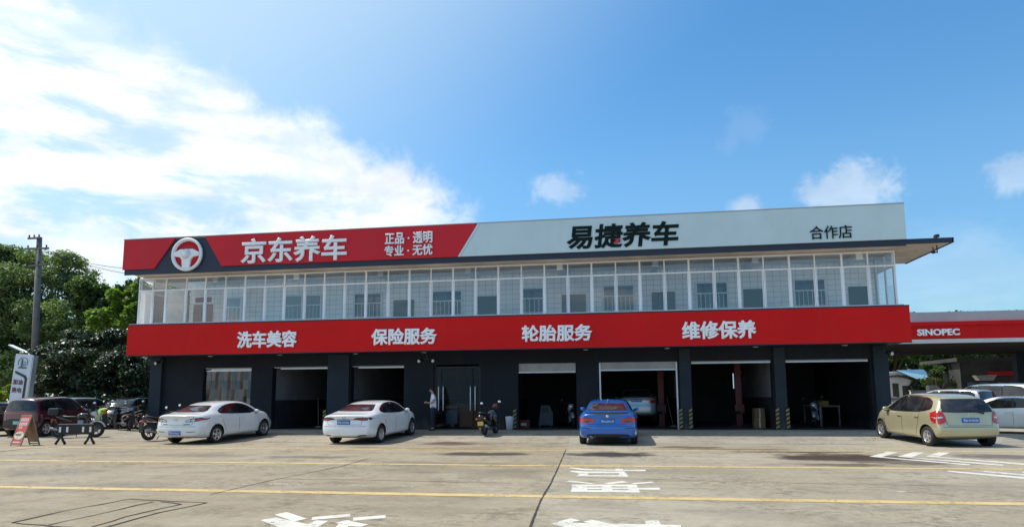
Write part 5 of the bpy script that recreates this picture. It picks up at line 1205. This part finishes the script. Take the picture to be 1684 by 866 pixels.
# ------------------------------------------------------------------ motorcycles and scooters
def tyre(r, wd=.10):
    t = MB().lathe([(r*.62, -wd*.4), (r*.70, -wd*.5), (r*.92, -wd*.5), (r, -wd*.2), (r, wd*.2), (r*.92, wd*.5), (r*.70, wd*.5), (r*.62, wd*.4)], (0, 0, 0), 'y', 26)
    m = MB().lathe([(r*.64, wd*.30), (r*.60, wd*.36), (r*.55, wd*.2), (r*.55, -wd*.2), (r*.60, -wd*.36), (r*.64, -wd*.30)], (0, 0, 0), 'y', 24)
    for k in range(6): a = k*math.pi/3; m.bar((0, 0, 0), (r*.58*math.cos(a), 0, r*.58*math.sin(a)), .03, .02)
    m.lathe([(0, .05), (.06, .04), (.06, -.04), (0, -.05)], (0, 0, 0), 'y', 14)
    return t, m
def bike(name, label, loc, head, style='scooter', col='blackgloss', col2='black', plate=None, box=False, lean_=-6, group=None, screen=False, platem='plateyellow', cat='motorcycle', seatbag=None, z=None):
    a = R(90-head); zz = rampz(loc[1]) if z is None else z
    o = thing(name, label, cat, (loc[0], loc[1], zz), (0, 0, 0), group)
    o.rotation_euler = Euler((R(lean_), 0, a), 'XYZ')
    r = .255 if style == 'scooter' else .30; wb = 1.28 if style == 'scooter' else 1.36
    for x in (-wb/2, wb/2):
        t, m = tyre(r); w_ = obj('wheel', t, M['rubber'], o); w_.location = (x, 0, r); obj('rim', m, M['rimdark'], w_)
    fk = MB()
    for s in (-1, 1): fk.tube([(wb/2, s*.07, r), (wb/2-.20, s*.08, .74)], .024, 8)
    obj('fork', fk, M['engine'], o)
    if style == 'scooter':
        obj('front_apron', MB().blob([(wb/2-.30, 0, .60, .20, .30), (wb/2-.24, 0, .62, .21, .33), (wb/2-.16, 0, .66, .15, .30), (wb/2-.08, 0, .74, .08, .16)]), M[col], o)
        obj('front_mudguard', MB().tube([(wb/2+(r+.03)*math.cos(t), 0, r+(r+.03)*math.sin(t)) for t in np.linspace(.35, 2.3, 9)], .07, 8, sq=.4), M[col], o)
        obj('floorboard', MB().box(-.24, wb/2-.26, -.17, .17, .27, .34), M['black'], o, bevel=.02)
        obj('rear_body', MB().blob([(-.20, 0, .46, .12, .16), (-.28, 0, .50, .18, .21), (-.55, 0, .56, .20, .18), (-.85, 0, .64, .15, .12), (-1.02, 0, .70, .06, .05)]), M[col], o)
        obj('seat', MB().blob([(-.12, 0, .73, .10, .03), (-.20, 0, .75, .15, .06), (-.45, 0, .75, .16, .055), (-.72, 0, .80, .15, .06), (-.92, 0, .83, .08, .03)]), M['vinyl'], o)
        obj('engine_case', MB().blob([(-.25, .12, .30, .05, .07), (-.45, .14, .29, .07, .10), (-.70, .13, .28, .06, .07)]), M['engine'], o)
        hb = (wb/2-.26, .98)
    else:
        obj('fuel_tank', MB().blob([(.32, 0, .80, .08, .06), (.25, 0, .84, .14, .11), (.05, 0, .84, .15, .12), (-.12, 0, .78, .10, .07)]), M[col], o)
        obj('engine', MB().box(-.18, .22, -.14, .14, .26, .50).box(-.02, .20, -.10, .10, .5, .68), M['engine'], o, bevel=.03)
        obj('frame', MB().tube([(wb/2-.20, 0, .80), (.1, 0, .72), (-.4, 0, .70), (-.75, 0, .80)], .03, 8).tube([(-.2, 0, .6), (-wb/2, 0, r)], .035, 8).tube([(wb/2-.22, 0, .76), (.2, 0, .32), (-.2, 0, .28)], .025, 8), M['black'], o)
        obj('seat', MB().blob([(-.06, 0, .78, .10, .03), (-.15, 0, .79, .14, .05), (-.45, 0, .80, .14, .05), (-.78, 0, .87, .10, .04)]), M['vinyl'], o)
        obj('tail_fairing', MB().blob([(-.35, 0, .70, .10, .05), (-.6, 0, .74, .12, .07), (-.88, 0, .84, .06, .05)]), M[col], o)
        obj('front_mudguard', MB().tube([(wb/2+(r+.03)*math.cos(t), 0, r+(r+.03)*math.sin(t)) for t in np.linspace(.4, 2.4, 9)], .07, 8, sq=.4), M[col2], o)
        hb = (wb/2-.24, 1.0)
    obj('headlamp', MB().blob([(hb[0]+.02, 0, hb[1]-.06, .11, .09), (hb[0]+.12, 0, hb[1]-.08, .12, .10), (hb[0]+.20, 0, hb[1]-.10, .09, .08)]), M[col2], o)
    obj('headlamp_lens', MB().ball((hb[0]+.19, 0, hb[1]-.10), .03, .085, .07), M['headlamp'], o)
    obj('handlebar', MB().tube([(hb[0]-.10, -.36, hb[1]+.02), (hb[0]-.02, -.22, hb[1]+.05), (hb[0], 0, hb[1]), (hb[0]-.02, .22, hb[1]+.05), (hb[0]-.10, .36, hb[1]+.02)], .017, 8), M['black'], o)
    for s in (-1, 1):
        mo = obj('mirror', MB().ball((hb[0]-.04, s*.36, hb[1]+.22), .025, .075, .055), M['black'], o)
        obj('mirror_glass', MB().ball((hb[0]-.058, s*.36, hb[1]+.22), .012, .066, .047), M['chrome'], mo); obj('mirror_stalk', MB().tube([(hb[0]-.03, s*.24, hb[1]+.04), (hb[0]-.04, s*.35, hb[1]+.20)], .009, 6), M['black'], mo)
    if screen: obj('windscreen', MB().blob([(hb[0]+.08, 0, hb[1]+.02, .19, .01), (hb[0]+.03, 0, hb[1]+.18, .19, .012), (hb[0]-.02, 0, hb[1]+.34, .13, .01)], axis='x') if False else MB().box(hb[0]+.02, hb[0]+.03, -.18, .18, hb[1]-.02, hb[1]+.32), M['strip'], o)
    obj('tail_lamp', MB().blob([(-.90, 0, .70, .10, .04), (-.98, 0, .70, .09, .035)]), M['tailred'], o)
    for s in (-1, 1): obj('indicator', MB().ball((-.93, s*.16, .62), .03, .04, .025), M['orange'], o)
    obj('rear_mudguard', MB().box(-.99, -.96, -.10, .10, .30, .64), M['black'], o)
    obj('exhaust', MB().tube([(.1, -.14, .26), (-.3, -.16, .24), (-.55, -.17, .28), (-.95, -.18, .36)], [.025, .03, .055, .05], 10), M['engine'], o)
    obj('stand', MB().tube([(-.1, .10, .26), (-.16, .26, .02)], .014, 6), M['black'], o)
    if plate: obj('number_plate', MB().box(-1.005, -.992, -.11, .11, .38, .52), M[platem], o)
    if box: bx0 = obj('top_box', MB().box(-1.12, -.72, -.20, .20, .86, 1.14), M['black'], o, bevel=.05); obj('reflector', MB().box(-1.126, -1.121, -.14, .14, .94, .97), M['tailred'], bx0)
    return o
p = PZ(797, 714.5, .13)
bike('scooter', 'black scooter with yellow plate standing before the glass entrance', (p.x+.15, p.y+.35), 8, 'scooter', 'blackgloss', 'black', plate=1, box=False, lean_=-5, cat='scooter')
bag = thing('red_bag', 'dark red bag hung on the handlebar of the scooter before the entrance', 'bag', (p.x+.24, p.y+.92, rampz(p.y)+1.05))
obj('bag_body', MB().blob([(-.12, 0, -.02, .05, .05), (-.08, 0, 0, .13, .12), (.06, 0, .02, .13, .13), (.12, 0, .02, .06, .06)]), M['redplastic'], bag)
q = PY(941, 690, 29.2)
bike('motorcycle', 'silver fronted motorcycle facing out of the bay beside the blue sedan', (q.x, 29.6), 172, 'moto', 'silverplastic', 'silverplastic', lean_=6, screen=False, z=ZF)
q = PY(1352, 690, 29.5)
bike('motorcycle', 'motorcycle with pale fairing under repair in the last bay on the right', (q.x, 30.2), 200, 'moto', 'silverplastic', 'silverplastic', lean_=5, z=ZF)
for i, (px, py, hd, st_, c1, c2, bx1, lab) in enumerate(((196, 703, -62, 'scooter', 'blackgloss', 'black', False, 'black scooter parked side on under the broadleaf tree, nearest the pillar'), (222, 702, -50, 'scooter', 'blackgloss', 'engine', False, 'black scooter with bare metal nose half behind the end pillar'),
        (168, 705, -40, 'moto', 'limeyellow', 'black', False, 'motorcycle with lime yellow tank among the bikes at the left'), (146, 706, 20, 'scooter', 'limegreen', 'black', False, 'lime green scooter next to the maroon hatchback'),
        (118, 722, 75, 'moto', 'blackgloss', 'silverplastic', True, 'black touring motorcycle with a top box behind the low barrier'), (264, 724, 15, 'moto', 'blackgloss', 'engine', False, 'dark motorcycle squeezed against the rear of the left white sedan'))):
    p = PZ(px, py); p = Vector((PY(px, 690, 26.6+.5*i).x, 26.6+.5*i, 0)) if i < 4 else p; bike('motorcycle' if st_ == 'moto' else 'scooter', lab, (p.x, p.y+.25), hd, st_, c1, c2, box=bx1, screen=(i == 4), cat='motorcycle' if st_ == 'moto' else 'scooter', lean_=-7)

# ------------------------------------------------------------------ smaller things round the bays
p = PZ(838, 705, ZF); p = Vector((PY(838, 700, 27.25).x, 27.25, ZF))
bn = thing('waste_bin', 'small white waste bin against the dark wall right of the scooter', 'bin', tuple(p)); bn.location.z = ZF+.004
obj('bin_body', MB().lathe([(0, 0), (.13, 0), (.165, .50), (.17, .52), (.155, .52), (.125, .03), (0, .03)], seg=24), M['binwhite'], bn)
obj('lid', MB().lathe([(0, .545), (.172, .53), (.172, .522), (0, .522)], seg=24), M['binwhite'], bn)
def lift(px, Y, label):
    X = PY(px, 650, Y).x; t = thing('lift_post', label, 'vehicle lift', (X, Y, ZF), group='red vehicle lift posts in the bays')
    obj('column', MB().box(-.14, .14, -.12, .12, .02, 2.95), M['liftred'], t, bevel=.015); obj('base_plate', MB().box(-.3, .3, -.25, .25, 0, .02), M['liftred'], t)
    obj('carriage', MB().box(-.20, .20, -.22, -.122, .55, .95), M['liftred'], t, bevel=.01); obj('arm', MB().bar((0, -.2, .6), (-.7, -.5, .6), .09, .08), M['black'], t)
    obj('motor', MB().lathe([(0, 2.2), (.09, 2.2), (.10, 2.5), (0, 2.52)], (.2, 0, 0), seg=14), M['black'], t)
lift(1087, 31.0, 'red lift post beside the raised silver sedan'); lift(1214, 31.0, 'red lift post in the bay with the barred rear window')
cb = thing('cardboard_box', 'lower brown carton standing at the right of the barred window bay', 'box', (PY(1248, 695, 29).x, 29, ZF), group='stacked brown cartons')
obj('carton', MB().box(-.22, .22, -.2, .2, 0, .42), M['card'], cb, bevel=.006); obj('tape', MB().box(-.03, .03, -.203, -.2005, .02, .42), M['postcream'], cb)
c2 = copytree(cb); c2.location.z += .424; c2.rotation_euler.z = .12; c2['label'] = 'upper brown carton on top of the lower carton'; c2.scale = (.9, .9, .9)
rc = thing('reception_counter', 'reception counter with a pale blue front behind the glass entrance', 'counter', (PY(744, 690, 30).x, 30, ZF))
obj('counter_body', MB().box(-.42, .95, 0, .5, 0, 1.0), M['redplastic'], rc, bevel=.01); obj('front_panel', MB().box(-.30, .22, -.03, -.003, .12, .72), M['blueroof'], rc); obj('counter_top', MB().box(-.48, 1.0, -.06, .55, 1.003, 1.05), M['wood'], rc); obj('desk_sign', MB().box(-.30, .22, -.06, -.02, .82, .95), M['postwhite'], rc)
# strip curtain of the wash bay
scn = thing('strip_curtain', 'clear plastic strip curtain hanging in the leftmost bay', 'curtain', (-17.2, 27.75, 2.8))
a, b = OPEN[0]; obj('hanging_rail', MB().box(a+.03, b-.03, 27.74, 27.80, 2.74, 2.80), M['alu'], scn, True)
n = 11; ws = (b-a-.1)/n
for i in range(n):
    s_ = MB(); x0 = a+.05+i*ws; y0 = 27.76+(.012 if i % 2 else 0)
    nn = 6
    for k in range(nn):
        z0, z1 = .35+(2.74-.35)*k/nn, .35+(2.74-.35)*(k+1)/nn; j0, j1 = .02*math.sin(i*2.1+k), .02*math.sin(i*2.1+k+1)
        s_.face([(x0, y0+j0, z0), (x0+ws+.03, y0+j0+.01, z0), (x0+ws+.03, y0+j1+.01, z1), (x0, y0+j1, z1)], 0, True)
    obj('strip', s_, M['strip'], scn, True)
# wheels, bench and clutter at the back of the last bay
sh = thing('tool_bench', 'cluttered tool bench along the right wall of the last bay', 'bench', (9.0, 32, ZF))
obj('bench_top', MB().box(-.5, .35, -1.4, 1.2, .82, .88), M['wood'], sh)
for x in (-.45, .3):
    for y in (-1.35, 1.15): obj('leg', MB().box(x-.03, x+.03, y-.03, y+.03, 0, .818), M['engine'], sh)
for i, (x, y, z, m, l) in enumerate(((8.75, 30.9, ZF+.882, 'yellowpaint', 'small yellow tool case on the bench'), (8.8, 31.5, ZF+.882, 'engine', 'small grey tool case on the bench behind the yellow one'))):
    t = thing('tool_case', l, 'tool case', (x, y, z)); obj('case', MB().box(-.2, .2, -.13, .13, 0, .2), M[m], t, bevel=.015); obj('handle', MB().tube([(-.07, 0, .2), (-.06, 0, .25), (.06, 0, .25), (.07, 0, .2)], .012, 6), M['black'], t)
for px, py0, py1, Y, lab in ((524, 672, 700, 29.5, 'wooden pole leaning in the open bay between the two white sedans'), (1107, 660, 702, 30.2, 'pale pole leaning at the right side of the shuttered bay with the lift')):
    X = PY(px, 690, Y).x; t = thing('leaning_pole', lab, 'pole', (X, Y, ZF))
    obj('shaft', MB().tube([(0, 0, .01), (-.22, .35, 1.35)], .02, 8), M['wood'], t); obj('head', MB().box(-.14, .14, -.03, .03, 0, .05), M['engine'], t)
X = PY(862, 690, 29).x; t = thing('red_crate', 'dull red crate on the floor of the bay left of the blue sedan', 'crate', (X, 29, ZF))
obj('crate_body', MB().box(-.25, .25, -.18, .18, 0, .05).box(-.25, -.22, -.18, .18, .051, .34).box(.22, .25, -.18, .18, .051, .34).box(-.219, .219, -.18, -.15, .051, .34).box(-.219, .219, .15, .18, .051, .34), M['liftred'], t, bevel=.006); obj('label', MB().box(-.12, .12, -.184, -.181, .10, .22), M['postcream'], t)
X = PY(897, 690, 30).x; t = thing('grey_machine', 'grey wedge shaped workshop machine at the back of the bay left of the blue sedan', 'machine', (X, 30.2, ZF))
obj('casing', MB().prism([(-.32, .06), (.36, .06), (.36, .60), (.20, .95), (-.20, .95)], -.3, .3), M['machinegrey'], t, bevel=.03); obj('control_panel', MB().box(-.14, .16, -.32, -.302, .66, .86), M['black'], t)
for s in (-1, 1): obj('foot', MB().box(s*.24-.05, s*.24+.05, -.25, .25, 0, .06), M['black'], t)
def spotlamp(name, label, px, py, Y, dirs, cat='floodlight'):
    p = PY(px, py, Y); t = thing(name, label, cat, tuple(p))
    obj('bracket', MB().box(-.03, .03, -.03, .03, 0, .16).box(-.22, .22, -.02, .02, -.015, .015), M['black'], t)
    for x, dx_ in dirs:
        h_ = obj('lamp_head', MB().tube([(x, .02, -.02), (x+dx_*.3, -.16, -.08)], [.055, .085], 14), M['black'], t); obj('lens', MB().ball((x+dx_*.31, -.165, -.082), .07, .02, .07), M['bulb'], h_)
spotlamp('floodlight', 'twin floodlight under the soffit left of the glass entrance', 702, 590, 27.2, ((-.2, -.3), (.2, .3)))
spotlamp('floodlight', 'small white spotlight at the left end pillar', 262, 594, 27.2, ((0, -.2),)); spotlamp('floodlight', 'small white spotlight at the right end pillar', 1453, 578, 27.2, ((.1, .4),))
p = PY(1541, 410, 26.2); rl = thing('roof_camera', 'small camera on a bent post at the right tip of the roof slab', 'camera', (p.x, 26.2, 6.9))
zt_ = PY(1543, 390, 26.2).z-6.9
obj('post', MB().tube([(0, 0, -.25), (0, -.0, zt_)], .022, 8).tube([(0, 0, -.22), (-.18, -.1, -.22), (-.18, -.1, -.05)], .018, 8), M['black'], rl)
obj('camera_head', MB().box(-.07, .07, -.14, .06, zt_-.02, zt_+.09), M['black'], rl, bevel=.02); obj('lower_lamp', MB().ball((-.18, -.12, -.24), .08, .08, .05), M['black'], rl)

# ------------------------------------------------------------------ the man by the entrance
def skin_mesh(nodes, edges, sub=2):
    me = bpy.data.meshes.new('skin'); me.from_pydata([n[:3] for n in nodes], edges, []); o = bpy.data.objects.new('skin', me); COL.objects.link(o)
    sk = o.modifiers.new('skin', 'SKIN'); sk.use_smooth_shade = True
    for i, n in enumerate(nodes): me.skin_vertices[0].data[i].radius = (n[3], n[4] if len(n) > 4 else n[3])
    me.skin_vertices[0].data[0].use_root = True
    s = o.modifiers.new('sub', 'SUBSURF'); s.levels = s.render_levels = sub
    m = evalmesh(o); bpy.data.objects.remove(o)
    for p_ in m.polygons: p_.use_smooth = True
    return m
def man(loc, head):
    """local x forward (the way he faces)"""
    o = thing('person', 'man in a white polo and dark trousers looking down at a phone', 'person', loc, (0, 0, R(head)))
    N = []; E = []
    def nd(x, y, z, r, r2=None, fr=None):
        N.append((x, y, z, r, r2 or r))
        if fr is not None: E.append((fr, len(N)-1))
        return len(N)-1
    pv = nd(0, 0, .92, .09, .08); ab_ = nd(.0, 0, 1.08, .10, .08, pv); ch = nd(-.01, 0, 1.28, .15, .105, ab_); nk = nd(0, 0, 1.45, .06, .06, ch); n2_ = nd(.04, 0, 1.52, .052, .055, nk)
    hd = nd(.075, 0, 1.60, .078, .095, n2_); tp = nd(.07, 0, 1.68, .06, .075, hd)
    hands = []
    for s in (-1, 1):
        sh_ = nd(-.01, s*.17, 1.39, .062, None, ch); el = nd(-.05 if s > 0 else -.03, s*.22, 1.12, .043, None, sh_); wr = nd(.20, s*.14, 1.10, .028, None, el); pm = nd(.27, s*.105, 1.12, .036, .02, wr)
        for k in range(4):
            f1 = nd(.33, s*(.085+.0), 1.105+.020*k-.02, .0095, None, pm); f2 = nd(.355, s*.06, 1.112+.020*k-.02, .009, None, f1); nd(.352, s*.035, 1.115+.02*k-.02, .0085, None, f2)
        t1 = nd(.29, s*.07, 1.155, .011, None, pm); nd(.315, s*.045, 1.165, .0095, None, t1)
        hp_ = nd(0, s*.09, .84, .075, None, pv); kn = nd(.02 if s > 0 else .03, s*.10, .48, .062, None, hp_); an = nd(-.03 if s > 0 else .0, s*.10, .09, .042, None, kn); nd(.09 if s > 0 else .12, s*.11, .045, .038, .03, an)
    body = skin_mesh(N, E); body.materials.append(M['skin'])
    b_ = obj('body', body, [], o)
    f = MB().ball((.165, 0, 1.605), .018, .015, .022).ball((.148, .035, 1.625), .01, .012, .008, mi=1).ball((.148, -.035, 1.625), .01, .012, .008, mi=1).ball((.075, .082, 1.60), .02, .01, .03).ball((.075, -.082, 1.60), .02, .01, .03).ball((.15, 0, 1.565), .01, .022, .005, mi=2)
    obj('face', f, [M['skin'], M['hair'], M['redplastic']], o)
    obj('hair', MB().blob([(-.03, 0, 1.62, .05, .06), (.0, 0, 1.645, .085, .075), (.07, 0, 1.67, .088, .062), (.125, 0, 1.69, .07, .035), (.145, 0, 1.69, .03, .01)]), M['hair'], o)
    N2 = [(0, 0, .82, .17, .145), (0, 0, 1.08, .142, .115), (-.01, 0, 1.28, .163, .12), (0, 0, 1.43, .075, .07)]; E2 = [(0, 1), (1, 2), (2, 3)]
    for s in (-1, 1): N2 += [(-.01, s*.17, 1.39, .075), (-.035, s*.205, 1.20, .062)]; k = len(N2); E2 += [(2, k-2), (k-2, k-1)]
    sm_ = skin_mesh(N2, E2); sm_.materials.append(M['shirt']); obj('polo_shirt', sm_, [], o)
    N3 = [(0, 0, .93, .132, .108)]; E3 = []
    for s in (-1, 1):
        N3 += [(0, s*.10, .84, .105), (.02 if s > 0 else .03, s*.10, .48, .078), (-.03 if s > 0 else .0, s*.10, .10, .062)]; k = len(N3); E3 += [(0, k-3), (k-3, k-2), (k-2, k-1)]
    tm_ = skin_mesh(N3, E3); tm_.materials.append(M['navy']); obj('trousers', tm_, [], o)
    for s in (-1, 1):
        x = -.03 if s > 0 else .0
        obj('shoe', MB().blob([(x-.07, s*.10, .04, .03, .03), (x-.03, s*.10, .055, .045, .055), (x+.08, s*.105, .045, .048, .042), (x+.17, s*.11, .035, .035, .03), (x+.20, s*.11, .03, .015, .015)]), M['shoe'], o)
    return o
p = PZ(712, 707, ZF); p.z = ZF+.003
mn = man((p.x, min(p.y, 27.2), ZF+.003), 188)
ph = thing('phone', 'dark phone held up in the hands of the man in the white polo', 'phone', (p.x-.325, min(p.y, 27.2)-.04, ZF+1.15), (0, R(-35), R(8)))
obj('phone_body', MB().box(-.005, .005, -.038, .038, -.075, .075), M['screen'], ph, bevel=.004)
